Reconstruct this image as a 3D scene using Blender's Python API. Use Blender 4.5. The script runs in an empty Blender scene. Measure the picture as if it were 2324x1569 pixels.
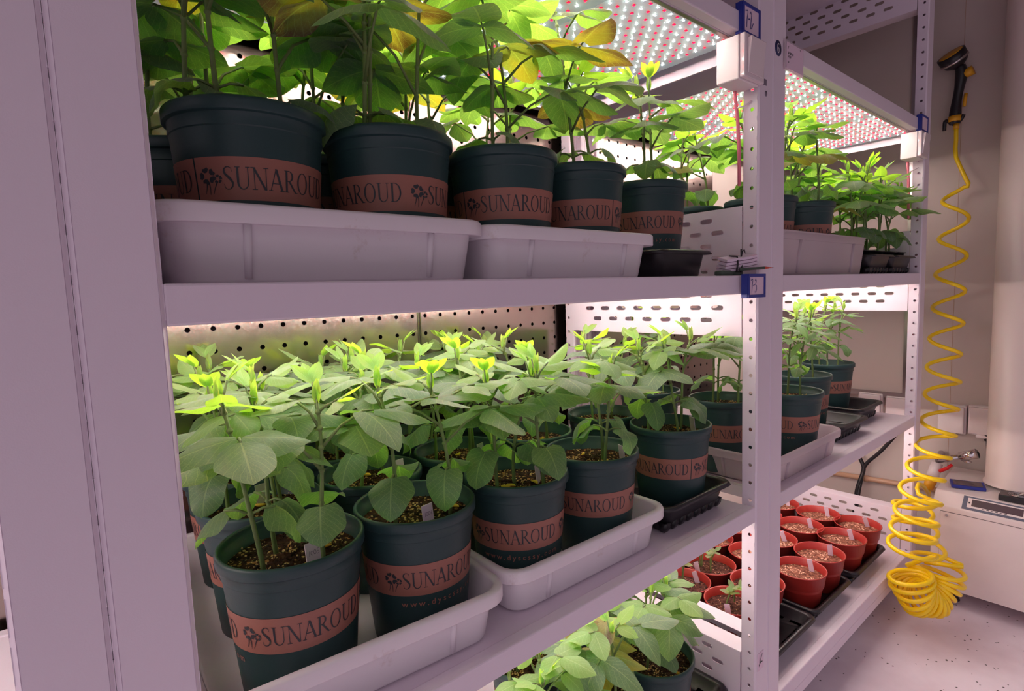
import bpy, math, random
from mathutils import Vector, Matrix, Euler
PI = math.pi
S = 0.505            # metres per layout unit (distance from lens to the rack fronts is 2 units of 0.505 m scale)
FZ = 2.05            # eye height above the floor in layout units
C = bpy.context.scene.collection
SC = bpy.context.scene

# ------------------------------------------------------------------ camera, world, exposure
cam_d = bpy.data.cameras.new('camera'); cam = bpy.data.objects.new('camera', cam_d); C.objects.link(cam)
rt = Vector((0.76437038, -0.64379848, -0.03551666)); dn = Vector((-0.08801995, -0.0496195, -0.9948821)); fw = Vector((0.63874127, 0.76358459, -0.09459479))
m = Matrix.Identity(4)
for i in range(3):
    m[i][0] = rt[i]; m[i][1] = -dn[i]; m[i][2] = -fw[i]
m.translation = Vector((0, -1.0 * S, FZ * S))
cam.matrix_world = m
cam_d.sensor_width = 36; cam_d.lens = 1251.794 / 2324 * 36; cam_d.clip_start = 0.01; cam_d.clip_end = 50
SC.camera = cam
SC.view_settings.view_transform = 'Standard'; SC.view_settings.look = 'None'
SC.view_settings.exposure = 0.0; SC.view_settings.gamma = 1.0; SC.view_settings.use_curve_mapping = False
SC.cycles.max_bounces = 8; SC.cycles.diffuse_bounces = 5; SC.cycles.glossy_bounces = 3
SC.cycles.transmission_bounces = 5; SC.cycles.transparent_max_bounces = 8
SC.cycles.caustics_reflective = False; SC.cycles.caustics_refractive = False
SC.cycles.sample_clamp_indirect = 4.0; SC.cycles.adaptive_threshold = 0.03
WORLD_LOW = (0.435, 0.375, 0.418); WORLD_HIGH = (2.10, 1.74, 2.00); WORLD_K = 0.86
LED_WHITE = (185.0, 205.0, 188.0); LED_RED = (60.0, 0.02, 0.25)
w = bpy.data.worlds.new('room_light'); SC.world = w; w.use_nodes = True
nt = w.node_tree; nt.nodes.clear()
tc = nt.nodes.new('ShaderNodeTexCoord'); sp = nt.nodes.new('ShaderNodeSeparateXYZ'); rp = nt.nodes.new('ShaderNodeValToRGB')
bg = nt.nodes.new('ShaderNodeBackground'); ow = nt.nodes.new('ShaderNodeOutputWorld')
nt.links.new(tc.outputs['Generated'], sp.inputs[0]); mr = nt.nodes.new('ShaderNodeMapRange'); mr.inputs[1].default_value = -0.4; mr.inputs[2].default_value = 0.85; nt.links.new(sp.outputs['Z'], mr.inputs[0]); nt.links.new(mr.outputs[0], rp.inputs[0])
rp.color_ramp.elements[0].position = 0.0; rp.color_ramp.elements[0].color = (*WORLD_LOW, 1); e_ = rp.color_ramp.elements.new(0.60); e_.color = (*WORLD_LOW, 1)
rp.color_ramp.elements[2].position = 0.86; rp.color_ramp.elements[2].color = (*WORLD_HIGH, 1)  # strong high band added to brighten the floor and lower beams
nt.links.new(rp.outputs[0], bg.inputs[0]); ng = nt.nodes.new('ShaderNodeMath'); ng.operation = 'MULTIPLY'; ng.inputs[1].default_value = -1; nt.links.new(sp.outputs['X'], ng.inputs[0])
mxn = nt.nodes.new('ShaderNodeMath'); mxn.operation = 'MAXIMUM'; mxn.inputs[1].default_value = 0; nt.links.new(ng.outputs[0], mxn.inputs[0])
mad = nt.nodes.new('ShaderNodeMath'); mad.operation = 'MULTIPLY_ADD'; mad.inputs[1].default_value = 1.18 * WORLD_K; mad.inputs[2].default_value = 0.41 * WORLD_K; nt.links.new(mxn.outputs[0], mad.inputs[0]); nt.links.new(mad.outputs[0], bg.inputs[1])  # the long aisle of lit racks lies to the left
nt.links.new(bg.outputs[0], ow.inputs[0])

# ------------------------------------------------------------------ materials
def srgb(r, g, b):
    f = lambda c: (c / 255 / 12.92) if c / 255 <= 0.04045 else ((c / 255 + 0.055) / 1.055) ** 2.4
    return (f(r), f(g), f(b), 1)
def pmat(name, col, rough=0.5, metal=0.0, spec=0.5, noise=0.0, nscale=20, bump=0.0, bscale=60, trans=0.0, alpha=1.0, coat=0.0):
    mt = bpy.data.materials.new(name); mt.use_nodes = True; n = mt.node_tree; b = n.nodes['Principled BSDF']
    b.inputs['Base Color'].default_value = col; b.inputs['Roughness'].default_value = rough; b.inputs['Metallic'].default_value = metal
    b.inputs['Specular IOR Level'].default_value = spec; b.inputs['Transmission Weight'].default_value = trans; b.inputs['Coat Weight'].default_value = coat
    if noise > 0:
        t = n.nodes.new('ShaderNodeTexCoord'); z = n.nodes.new('ShaderNodeTexNoise'); z.inputs['Scale'].default_value = nscale; z.inputs['Detail'].default_value = 5
        r = n.nodes.new('ShaderNodeValToRGB'); r.color_ramp.elements[0].position = 0.3; r.color_ramp.elements[1].position = 0.7
        r.color_ramp.elements[0].color = tuple(max(0, c * (1 - noise)) for c in col[:3]) + (1,); r.color_ramp.elements[1].color = tuple(min(1, c * (1 + noise)) for c in col[:3]) + (1,)
        n.links.new(t.outputs['Object'], z.inputs['Vector']); n.links.new(z.outputs['Fac'], r.inputs[0]); n.links.new(r.outputs[0], b.inputs['Base Color'])
    if bump > 0:
        t = n.nodes.new('ShaderNodeTexCoord'); z = n.nodes.new('ShaderNodeTexNoise'); z.inputs['Scale'].default_value = bscale
        bp = n.nodes.new('ShaderNodeBump'); bp.inputs['Strength'].default_value = bump; bp.inputs['Distance'].default_value = 0.002
        n.links.new(t.outputs['Object'], z.inputs['Vector']); n.links.new(z.outputs['Fac'], bp.inputs['Height']); n.links.new(bp.outputs[0], b.inputs['Normal'])
    return mt
def speckled(name, base, spots, rough=0.9, scale=90, thr=0.12, noise_cols=None, nscale=30, bump=0.0, spec=0.3, metal=0.0, spot2=None, thr2=0.1, scale2=60):
    """base colour from noise ramp, small voronoi specks of another colour on top"""
    mt = bpy.data.materials.new(name); mt.use_nodes = True; n = mt.node_tree; b = n.nodes['Principled BSDF']
    b.inputs['Roughness'].default_value = rough; b.inputs['Specular IOR Level'].default_value = spec; b.inputs['Metallic'].default_value = metal
    t = n.nodes.new('ShaderNodeTexCoord'); z = n.nodes.new('ShaderNodeTexNoise'); z.inputs['Scale'].default_value = nscale; z.inputs['Detail'].default_value = 6
    n.links.new(t.outputs['Object'], z.inputs['Vector'])
    r = n.nodes.new('ShaderNodeValToRGB'); r.color_ramp.elements[0].position = 0.35; r.color_ramp.elements[1].position = 0.65
    a, c = noise_cols or (base, base); r.color_ramp.elements[0].color = a; r.color_ramp.elements[1].color = c
    n.links.new(z.outputs['Fac'], r.inputs[0]); last = r.outputs[0]; hgt = None
    for (col, sc, th) in ((spots, scale, thr),) + (((spot2, scale2, thr2),) if spot2 else ()):
        v = n.nodes.new('ShaderNodeTexVoronoi'); v.inputs['Scale'].default_value = sc; n.links.new(t.outputs['Object'], v.inputs['Vector'])
        z2 = n.nodes.new('ShaderNodeTexNoise'); z2.inputs['Scale'].default_value = sc * 0.22; n.links.new(t.outputs['Object'], z2.inputs['Vector'])
        lt = n.nodes.new('ShaderNodeMath'); lt.operation = 'LESS_THAN'; lt.inputs[1].default_value = th
        mu = n.nodes.new('ShaderNodeMath'); mu.operation = 'MULTIPLY'
        g = n.nodes.new('ShaderNodeMath'); g.operation = 'GREATER_THAN'; g.inputs[1].default_value = 0.5
        n.links.new(v.outputs['Distance'], lt.inputs[0]); n.links.new(z2.outputs['Fac'], g.inputs[0]); n.links.new(lt.outputs[0], mu.inputs[0]); n.links.new(g.outputs[0], mu.inputs[1])
        mx = n.nodes.new('ShaderNodeMix'); mx.data_type = 'RGBA'; n.links.new(mu.outputs[0], mx.inputs[0]); n.links.new(last, mx.inputs[6]); mx.inputs[7].default_value = col
        last = mx.outputs[2]
        if hgt is None: hgt = v.outputs['Distance']
    n.links.new(last, b.inputs['Base Color'])
    if bump > 0:
        bp = n.nodes.new('ShaderNodeBump'); bp.inputs['Strength'].default_value = bump; bp.inputs['Distance'].default_value = 0.004
        n.links.new(hgt, bp.inputs['Height']); n.links.new(bp.outputs[0], b.inputs['Normal'])
    return mt
def emit(name, col, k=1.0):
    mt = bpy.data.materials.new(name); mt.use_nodes = True; n = mt.node_tree; n.nodes.clear()
    e = n.nodes.new('ShaderNodeEmission'); o = n.nodes.new('ShaderNodeOutputMaterial'); e.inputs[0].default_value = (*col, 1); e.inputs[1].default_value = k
    n.links.new(e.outputs[0], o.inputs[0]); return mt
def translucent_plastic(name, col, mixf=0.35, rough=0.4, stain=None):
    mt = bpy.data.materials.new(name); mt.use_nodes = True; n = mt.node_tree; b = n.nodes['Principled BSDF']; o = n.nodes['Material Output']
    b.inputs['Base Color'].default_value = col; b.inputs['Roughness'].default_value = rough
    t = n.nodes.new('ShaderNodeBsdfTranslucent'); t.inputs[0].default_value = col
    if stain:
        tc = n.nodes.new('ShaderNodeTexCoord'); z = n.nodes.new('ShaderNodeTexNoise'); z.inputs['Scale'].default_value = 14; z.inputs['Detail'].default_value = 8; z.inputs['Roughness'].default_value = 0.75
        r = n.nodes.new('ShaderNodeValToRGB'); r.color_ramp.elements[0].position = 0.60; r.color_ramp.elements[1].position = 0.78; r.color_ramp.elements[0].color = col; r.color_ramp.elements[1].color = stain
        n.links.new(tc.outputs['Object'], z.inputs['Vector']); n.links.new(z.outputs['Fac'], r.inputs[0]); n.links.new(r.outputs[0], b.inputs['Base Color'])
    mx = n.nodes.new('ShaderNodeMixShader'); mx.inputs[0].default_value = mixf
    n.links.new(b.outputs[0], mx.inputs[1]); n.links.new(t.outputs[0], mx.inputs[2]); n.links.new(mx.outputs[0], o.inputs[0])
    return mt
def leaf_mat(name):
    mt = bpy.data.materials.new(name); mt.use_nodes = True; n = mt.node_tree; b = n.nodes['Principled BSDF']; o = n.nodes['Material Output']; L = n.links.new
    def M(op, a, c=None):
        k = n.nodes.new('ShaderNodeMath'); k.operation = op
        if isinstance(a, (int, float)): k.inputs[0].default_value = a
        else: L(a, k.inputs[0])
        if c is not None:
            if isinstance(c, (int, float)): k.inputs[1].default_value = c
            else: L(c, k.inputs[1])
        return k.outputs[0]
    at = n.nodes.new('ShaderNodeAttribute'); at.attribute_name = 'Col'
    uv = n.nodes.new('ShaderNodeUVMap'); sx = n.nodes.new('ShaderNodeSeparateXYZ'); L(uv.outputs[0], sx.inputs[0])
    au = M('ABSOLUTE', M('SUBTRACT', sx.outputs[0], 0.5))
    mid = M('LESS_THAN', au, 0.018)
    nw = n.nodes.new('ShaderNodeTexNoise'); nw.inputs['Scale'].default_value = 7; L(uv.outputs[0], nw.inputs['Vector'])
    fr = M('FRACT', M('ADD', M('SUBTRACT', M('MULTIPLY', sx.outputs[1], 7.5), M('MULTIPLY', M('POWER', au, 0.8), 4.6)), M('ADD', M('MULTIPLY', nw.outputs['Fac'], 0.5), M('MULTIPLY', M('GREATER_THAN', sx.outputs[0], 0.5), 0.4))))
    vo = n.nodes.new('ShaderNodeTexVoronoi'); vo.feature = 'DISTANCE_TO_EDGE'; vo.inputs['Scale'].default_value = 17; L(uv.outputs[0], vo.inputs['Vector']); net = M('LESS_THAN', vo.outputs['Distance'], 0.05)
    lat = M('MULTIPLY', M('LESS_THAN', fr, 0.085), M('GREATER_THAN', sx.outputs[1], -1))
    vein = M('MAXIMUM', mid, M('MAXIMUM', M('MULTIPLY', lat, 0.75), M('MULTIPLY', net, 0.32)))
    tcn = n.nodes.new('ShaderNodeTexCoord'); nz = n.nodes.new('ShaderNodeTexNoise'); nz.inputs['Scale'].default_value = 60; L(tcn.outputs['Object'], nz.inputs['Vector'])
    hv = n.nodes.new('ShaderNodeHueSaturation'); L(at.outputs['Color'], hv.inputs['Color']); L(M('ADD', M('MULTIPLY', nz.outputs['Fac'], 0.5), 0.75), hv.inputs['Value'])
    vc = n.nodes.new('ShaderNodeMix'); vc.data_type = 'RGBA'; L(M('MULTIPLY', vein, 0.26), vc.inputs[0]); L(hv.outputs[0], vc.inputs[6]); vc.inputs[7].default_value = (0.55, 0.68, 0.42, 1)
    # upper surface is hairy and greyer than the underside
    geo = n.nodes.new('ShaderNodeNewGeometry')
    up = n.nodes.new('ShaderNodeHueSaturation'); L(vc.outputs[2], up.inputs['Color']); up.inputs['Saturation'].default_value = 0.80; up.inputs['Value'].default_value = 1.0
    L(up.outputs[0], b.inputs['Base Color'])
    b.inputs['Roughness'].default_value = 0.42; b.inputs['Specular IOR Level'].default_value = 0.45
    b.inputs['Sheen Weight'].default_value = 0.32; b.inputs['Sheen Roughness'].default_value = 0.5
    bp = n.nodes.new('ShaderNodeBump'); bp.inputs['Strength'].default_value = 0.6; bp.inputs['Distance'].default_value = 0.0012; L(M('SUBTRACT', 1.0, M('ADD', vein, M('MULTIPLY', fr, 0.6))), bp.inputs['Height']); L(bp.outputs[0], b.inputs['Normal'])
    tr = n.nodes.new('ShaderNodeBsdfTranslucent')
    tcol = n.nodes.new('ShaderNodeMix'); tcol.data_type = 'RGBA'; tcol.blend_type = 'MULTIPLY'; tcol.inputs[0].default_value = 1.0
    gm = n.nodes.new('ShaderNodeMix'); gm.data_type = 'RGBA'; L(M('MULTIPLY', vein, 0.3), gm.inputs[0]); L(at.outputs['Color'], gm.inputs[6]); gm.inputs[7].default_value = (0.5, 0.6, 0.25, 1)
    L(gm.outputs[2], tcol.inputs[6]); tcol.inputs[7].default_value = (2.7, 2.9, 0.75, 1); L(tcol.outputs[2], tr.inputs[0])
    mx = n.nodes.new('ShaderNodeMixShader'); mx.inputs[0].default_value = 0.48; L(b.outputs[0], mx.inputs[1]); L(tr.outputs[0], mx.inputs[2]); L(mx.outputs[0], o.inputs[0])
    return mt
M = {}
M['rack'] = pmat('powder_coated_white_steel', srgb(226, 214, 226), 0.38, spec=0.45, bump=0.05, bscale=900)
M['steel'] = pmat('bolt_steel', srgb(190, 185, 185), 0.28, metal=1)
M['chrome'] = pmat('chrome', srgb(215, 210, 210), 0.12, metal=1)
M['peg'] = pmat('brushed_stainless', srgb(170, 157, 149), 0.20, metal=1.0, bump=0.12, bscale=25)
M['dark'] = pmat('dark_backing', srgb(30, 24, 26), 0.9)
M['beige'] = pmat('beige_wall_panel', srgb(200, 186, 181), 0.6, noise=0.03, nscale=4)
M['ceil'] = pmat('ceiling_panel', srgb(150, 135, 135), 0.7)
M['floor'] = speckled('scuffed_concrete', srgb(200, 190, 200), srgb(90, 80, 84), rough=0.45, scale=55, thr=0.14, noise_cols=(srgb(222, 206, 216), srgb(242, 230, 240)), nscale=5, spec=0.4)
M['tray'] = translucent_plastic('milky_plastic_tray', srgb(250, 244, 249), 0.22, 0.32, srgb(205, 180, 170))
M['clear'] = translucent_plastic('clear_milky_plastic', srgb(228, 216, 222), 0.5, 0.25)
M['black'] = pmat('black_plastic', srgb(30, 28, 33), 0.35, spec=0.5, bump=0.05)
M['pot'] = pmat('dark_green_pot_plastic', srgb(40, 66, 67), 0.42, spec=0.4, noise=0.07, nscale=9, bump=0.06, bscale=300)
M['band'] = pmat('orange_printed_band', srgb(156, 102, 88), 0.5, noise=0.04)
M['ink'] = pmat('dark_print', srgb(46, 50, 56), 0.5)
M['soil'] = speckled('potting_soil', srgb(40, 25, 20), srgb(196, 160, 112), rough=0.95, scale=190, thr=0.33, noise_cols=(srgb(22, 14, 12), srgb(70, 44, 32)), nscale=120, bump=1.0, spec=0.15, spot2=srgb(150, 108, 66), thr2=0.30, scale2=120)
M['redsoil'] = speckled('reddish_seedling_soil', srgb(120, 75, 60), srgb(224, 176, 150), rough=0.95, scale=170, thr=0.36, noise_cols=(srgb(84, 46, 38), srgb(158, 104, 84)), nscale=110, bump=0.8, spec=0.15)
M['darkredsoil'] = speckled('dark_seedling_soil', srgb(80, 45, 40), srgb(190, 140, 115), rough=0.95, scale=170, thr=0.26, noise_cols=(srgb(48, 25, 24), srgb(102, 62, 54)), nscale=110, bump=0.8, spec=0.15)
M['red'] = pmat('terracotta_red_plastic', srgb(160, 46, 40), 0.38, spec=0.5, noise=0.04)
M['leaf'] = leaf_mat('soybean_leaf')
M['stem'] = pmat('green_stem', srgb(112, 132, 78), 0.6, noise=0.15, nscale=40)
M['coty'] = pmat('yellow_cotyledon', srgb(236, 190, 62), 0.55, noise=0.1, nscale=60)
M['tag'] = pmat('white_plant_tag', srgb(228, 208, 226), 0.5)
M['pen'] = pmat('pencil_writing', srgb(120, 100, 130), 0.6)
M['blue'] = pmat('blue_plastic', srgb(34, 48, 140), 0.4)
M['blueink'] = pmat('blue_marker', srgb(52, 56, 128), 0.6)
M['card'] = pmat('white_card', srgb(224, 198, 216), 0.5)
M['white'] = pmat('white_plastic', srgb(232, 222, 224), 0.35)
M['gloss'] = pmat('glossy_white_cover', srgb(225, 212, 216), 0.12, coat=0.6)
M['navy'] = pmat('navy_sticker', srgb(34, 38, 84), 0.5)
M['grey'] = pmat('grey_label', srgb(120, 110, 125), 0.5)
M['led_board'] = pmat('led_board_added_glow', srgb(196, 204, 212), 0.35, spec=0.5)
M['led_w'] = emit('white_diode_light', LED_WHITE); M['led_r'] = emit('red_diode_light', LED_RED)
M['led_pkg'] = pmat('red_diode_body', srgb(190, 20, 50), 0.4)
for q_ in (M['led_board'].node_tree.nodes['Principled BSDF'],): q_.inputs['Emission Color'].default_value = (0.62, 0.95, 1.12, 1); q_.inputs['Emission Strength'].default_value = 0.11  # faint glow added to the boards, standing in for glare from the diodes
M['yhose'] = pmat('yellow_hose', srgb(252, 214, 12), 0.3, spec=0.5, coat=0.2)
M['ynoz'] = pmat('yellow_nozzle_plastic', srgb(222, 160, 30), 0.45)
M['machine'] = pmat('cream_painted_metal', srgb(226, 213, 212), 0.45, noise=0.02)
M['mgrey'] = pmat('slate_grey_panel', srgb(96, 100, 118), 0.4)
M['screen'] = pmat('dark_display', srgb(92, 78, 84), 0.15, coat=0.5)
M['pvc'] = pmat('cream_pvc', srgb(226, 208, 203), 0.4)
M['copper'] = pmat('beige_wall_pipe', srgb(190, 152, 126), 0.4)
M['redh'] = pmat('red_handle', srgb(220, 24, 34), 0.35)
M['pink'] = pmat('pink_cable', srgb(226, 120, 140), 0.45)
M['pencil'] = pmat('orange_pencil', srgb(206, 84, 62), 0.5)
M['green'] = pmat('dull_green_plastic', srgb(72, 88, 78), 0.5)
M['seam'] = pmat('seam_shadow_gap', srgb(80, 66, 70), 0.8)

# ------------------------------------------------------------------ mesh builder in layout units
class MB:
    def __init__(s): s.v = []; s.f = []; s.mi = []; s.uv = {}; s.col = {}; s.cur = 0; s.sm = []; s.smooth = True
    def face(s, idx, uv=None, col=None):
        k = len(s.f); s.f.append(tuple(idx)); s.mi.append(s.cur); s.sm.append(s.smooth)
        if uv is not None: s.uv[k] = uv
        if col is not None: s.col[k] = col
    def box(s, a, b, smooth=False):
        o = len(s.v); x0, y0, z0 = a; x1, y1, z1 = b; sv = s.smooth; s.smooth = smooth
        s.v += [(x0, y0, z0), (x1, y0, z0), (x1, y1, z0), (x0, y1, z0), (x0, y0, z1), (x1, y0, z1), (x1, y1, z1), (x0, y1, z1)]
        for q in ((3, 2, 1, 0), (4, 5, 6, 7), (0, 1, 5, 4), (1, 2, 6, 5), (2, 3, 7, 6), (3, 0, 4, 7)): s.face([o + i for i in q])
        s.smooth = sv; return s
    def obox(s, c, ax, ay, az, smooth=False):
        o = len(s.v); sv = s.smooth; s.smooth = smooth; c = Vector(c)
        for k in ((-1, -1, -1), (1, -1, -1), (1, 1, -1), (-1, 1, -1), (-1, -1, 1), (1, -1, 1), (1, 1, 1), (-1, 1, 1)):
            s.v.append(tuple(c + Vector(ax) * k[0] + Vector(ay) * k[1] + Vector(az) * k[2]))
        for q in ((3, 2, 1, 0), (4, 5, 6, 7), (0, 1, 5, 4), (1, 2, 6, 5), (2, 3, 7, 6), (3, 0, 4, 7)): s.face([o + i for i in q])
        s.smooth = sv; return s
    def loft(s, rings, cap0=False, cap1=False, closed=True):
        o = len(s.v); n = len(rings[0])
        for r in rings: s.v += [tuple(p) for p in r]
        for i in range(len(rings) - 1):
            for j in range(n if closed else n - 1):
                a = o + i * n + j; b = o + i * n + (j + 1) % n; s.face((a, b, b + n, a + n))
        if cap0: s.face([o + j for j in range(n)][::-1])
        if cap1: s.face([o + (len(rings) - 1) * n + j for j in range(n)])
        return s
    def lathe(s, prof, n=32, c=(0, 0, 0), cap0=False, cap1=False):
        return s.loft([[(c[0] + r * math.cos(2 * PI * j / n), c[1] + r * math.sin(2 * PI * j / n), c[2] + z) for j in range(n)] for r, z in prof], cap0, cap1)
    def tube(s, pts, rad, n=8, caps=True):
        pts = [Vector(p) for p in pts]; k = len(pts); rings = []
        if not hasattr(rad, '__len__'): rad = [rad] * k
        t0 = (pts[1] - pts[0]).normalized(); up = Vector((0, 0, 1)) if abs(t0.z) < 0.9 else Vector((1, 0, 0)); nn = t0.cross(up).normalized()
        for i in range(k):
            t = (pts[min(i + 1, k - 1)] - pts[max(i - 1, 0)]).normalized(); nn = (nn - t * nn.dot(t)).normalized(); bb = t.cross(nn)
            rings.append([tuple(pts[i] + (nn * math.cos(2 * PI * j / n) + bb * math.sin(2 * PI * j / n)) * rad[i]) for j in range(n)])
        return s.loft(rings, caps, caps)
    def build(s, name, mats, parent=None, loc=None, bevel=0.0, solid=0.0, rotz=0.0):
        me = bpy.data.meshes.new(name); me.from_pydata([(x * S, y * S, z * S) for x, y, z in s.v], [], s.f)
        for mm in (mats if isinstance(mats, (list, tuple)) else [mats]): me.materials.append(mm)
        me.polygons.foreach_set('material_index', s.mi); me.polygons.foreach_set('use_smooth', s.sm)
        if s.uv:
            u = me.uv_layers.new(name='UVMap')
            for k, uvs in s.uv.items():
                p = me.polygons[k]
                for q, li in enumerate(p.loop_indices): u.data[li].uv = uvs[q]
        if s.col:
            ca = me.color_attributes.new('Col', 'FLOAT_COLOR', 'CORNER')
            for k, c in s.col.items():
                p = me.polygons[k]
                for q, li in enumerate(p.loop_indices): ca.data[li].color = c[q] if isinstance(c, list) else c
        me.update()
        return link(name, me, parent, loc, bevel, solid, rotz)
def link(name, me, parent=None, loc=None, bevel=0.0, solid=0.0, rotz=0.0):
    o = bpy.data.objects.new(name, me); C.objects.link(o)
    if parent is not None: o.parent = parent
    if loc is not None: o.location = (loc[0] * S, loc[1] * S, loc[2] * S) if parent is not None else W(loc)
    o.rotation_euler[2] = rotz
    if bevel:
        b = o.modifiers.new('Bevel', 'BEVEL'); b.width = bevel * S; b.segments = 2; b.limit_method = 'ANGLE'
    if solid:
        b = o.modifiers.new('Solidify', 'SOLIDIFY'); b.thickness = solid * S; b.offset = 0
    return o
def W(p): return Vector((p[0] * S, p[1] * S, (p[2] + FZ) * S))
def thing(name, label, cat, loc=(0, 0, 0), rotz=0.0, group=None):
    o = bpy.data.objects.new(name, None); C.objects.link(o); o.location = W(loc); o.rotation_euler[2] = rotz; o.empty_display_size = 0.05
    return tag(o, label, cat, group)
def tag(o, label, cat, group=None):
    o['label'] = label; o['category'] = cat
    if group: o['group'] = group
    return o
def struct(o, label=None): o['kind'] = 'structure'; return o
def perforated(mb, u0, u1, v0, v1, holes, P, seg=3):
    """sheet spanning [u0,u1]x[v0,v1]; holes = list of rows (v centre, row half height, [(u centre, half cell width, half length, radius)]); P maps (u,v)->xyz"""
    def V(u, v): mb.v.append(P(u, v)); return len(mb.v) - 1
    def rect(a, b, c, d):
        if b - a > 1e-6 and d - c > 1e-6: mb.face([V(a, c), V(b, c), V(b, d), V(a, d)])
    mb.smooth = False; last = v0
    for vc, hh, hs in holes:
        rect(u0, u1, last, vc - hh); ul = u0
        for uc, hw, hl, r in hs:
            rect(ul, uc - hw, vc - hh, vc + hh)
            ring = []
            for k in range(4 * seg):
                q = k // seg; a = PI / 2 * (k / seg) + PI / 4 / seg * 0
                a = PI / 2 * q + PI / 2 * ((k % seg) / (seg - 1)); sx = hl * (1 if q in (0, 3) else -1)
                ring.append((uc + sx + r * math.cos(a), vc + r * math.sin(a)))
            # outer points: projected on the cell rectangle
            out = []
            for k, (a, b) in enumerate(ring):
                q = k // seg; f = (k % seg) / (seg - 1); X = hw; Y = hh
                cor = [(X, Y), (-X, Y), (-X, -Y), (X, -Y)][q]
                st = [(X, r * 0.3), (-r * 0.3, Y), (-X, -r * 0.3), (r * 0.3, -Y)][q]; en = [(r * 0.3, Y), (-X, r * 0.3), (-r * 0.3, -Y), (X, -r * 0.3)][q]
                p = (st[0] * (1 - 2 * f) + cor[0] * 2 * f, st[1] * (1 - 2 * f) + cor[1] * 2 * f) if f <= 0.5 else (cor[0] * (2 - 2 * f) + en[0] * (2 * f - 1), cor[1] * (2 - 2 * f) + en[1] * (2 * f - 1))
                out.append((uc + p[0], vc + p[1]))
            ii = [V(*p) for p in ring]; oo = [V(*p) for p in out]; n = len(ring)
            for k in range(n): mb.face([ii[k], oo[k], oo[(k + 1) % n], ii[(k + 1) % n]])
            ul = uc + hw
        rect(ul, u1, vc - hh, vc + hh); last = vc + hh
    rect(u0, u1, last, v1); mb.smooth = True
def rrect(wx, wy, r, z, n=5, cx=0, cy=0):
    p = []
    for q, (sx, sy) in enumerate(((1, 1), (-1, 1), (-1, -1), (1, -1))):
        for k in range(n):
            a = PI / 2 * (q + k / (n - 1)); p.append((cx + sx * (wx - r) + r * math.cos(a), cy + sy * (wy - r) + r * math.sin(a), z))
    return p

# ------------------------------------------------------------------ the room
XE = 4.75; YB = 1.05
mb = MB(); mb.box((-3, -5, -0.1), (XE + 0.3, YB + 0.3, 0)); struct(mb.build('floor', M['floor'], loc=(0, 0, -FZ)))
mb = MB(); mb.box((-3, -3.2, 0), (XE + 0.3, YB + 0.3, 0.1)); struct(mb.build('ceiling', M['ceil'], loc=(0, 0, 2.3)))  # unseen ceiling, height and front edge set to keep the upper walls dark
mb = MB(); mb.box((0, -2.2, -FZ), (0.2, YB + 0.1, 2.3)); wr = struct(mb.build('wall_right', M['beige'], loc=(XE, 0, 0)))
mb = MB(); mb.box((-3, YB + 0.05, -FZ), (XE, YB + 0.2, 2.3)); struct(mb.build('wall_back', M['dark']))  # near-black colour stands in for the shade behind the pegboard holes
bpy.data.objects['wall_back'].location = W((0, 0, 0))
def pegboard(x0, x1, xh, px, name):
    mb = MB(); pz = 0.0755; rows = []
    zc = -0.0825 - 25 * pz
    while zc < 2.2:
        k0 = math.ceil((x0 + 0.02 - xh) / px); hs = []
        while xh + k0 * px < x1 - 0.02: hs.append((xh + k0 * px, px / 2 * 0.7, 0.0, 0.0086)); k0 += 1
        rows.append((zc, pz / 2 * 0.9, hs)); zc += pz
    perforated(mb, x0, x1, -FZ + 0.02, 2.29, rows, lambda u, v: (u, YB, v), seg=3)
    o = mb.build(name, M['peg']); o.location = W((0, 0, 0)); b = o.modifiers.new('Solidify', 'SOLIDIFY'); b.thickness = 0.003 * S; b.offset = 0
    return struct(o)
pegboard(-1.6, 1.2035, 1.173, 0.0755, 'wall_back_pegboard')
pegboard(1.2055, 3.55, 1.234, 0.0771, 'wall_back_pegboard')
mb = MB()
for dx in (-0.006, 0.006): mb.tube([(1.2045 + dx, YB - 0.003, -FZ), (1.2045 + dx, YB - 0.003, 2.28)], 0.003, 6)
o = mb.build('trim_1', M['peg']); o.location = W((0, 0, 0)); struct(o)
mb = MB(); mb.box((3.55, YB, -FZ), (XE, YB + 0.04, 2.29)); o = mb.build('wall_back', M['beige']); o.location = W((0, 0, 0)); struct(o)
# flat service hatch on the right wall, with a grey metal edging
mb = MB(); mb.box((-0.03, 0.22, -0.83), (0, 0.98, 2.2)); t_ = thing('wall_hatch', 'tall beige hatch panel with grey metal edge on the end wall behind the right rack', 'panel', (XE, 0, 0))
mb.build('panel', M['beige'], t_)
mb = MB(); mb.box((-0.045, 0.19, -0.87), (0, 0.22, 2.2)); mb.box((-0.045, 0.22, -0.87), (0, 0.98, -0.83)); mb.build('edging', M['steel'], t_)
mb = MB(); mb.box((-0.002, -0.0515, -1.35), (0, -0.0495, 2.28)); o = mb.build('trim_2', M['copper'], loc=(XE, 0, 0)); struct(o)

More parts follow.
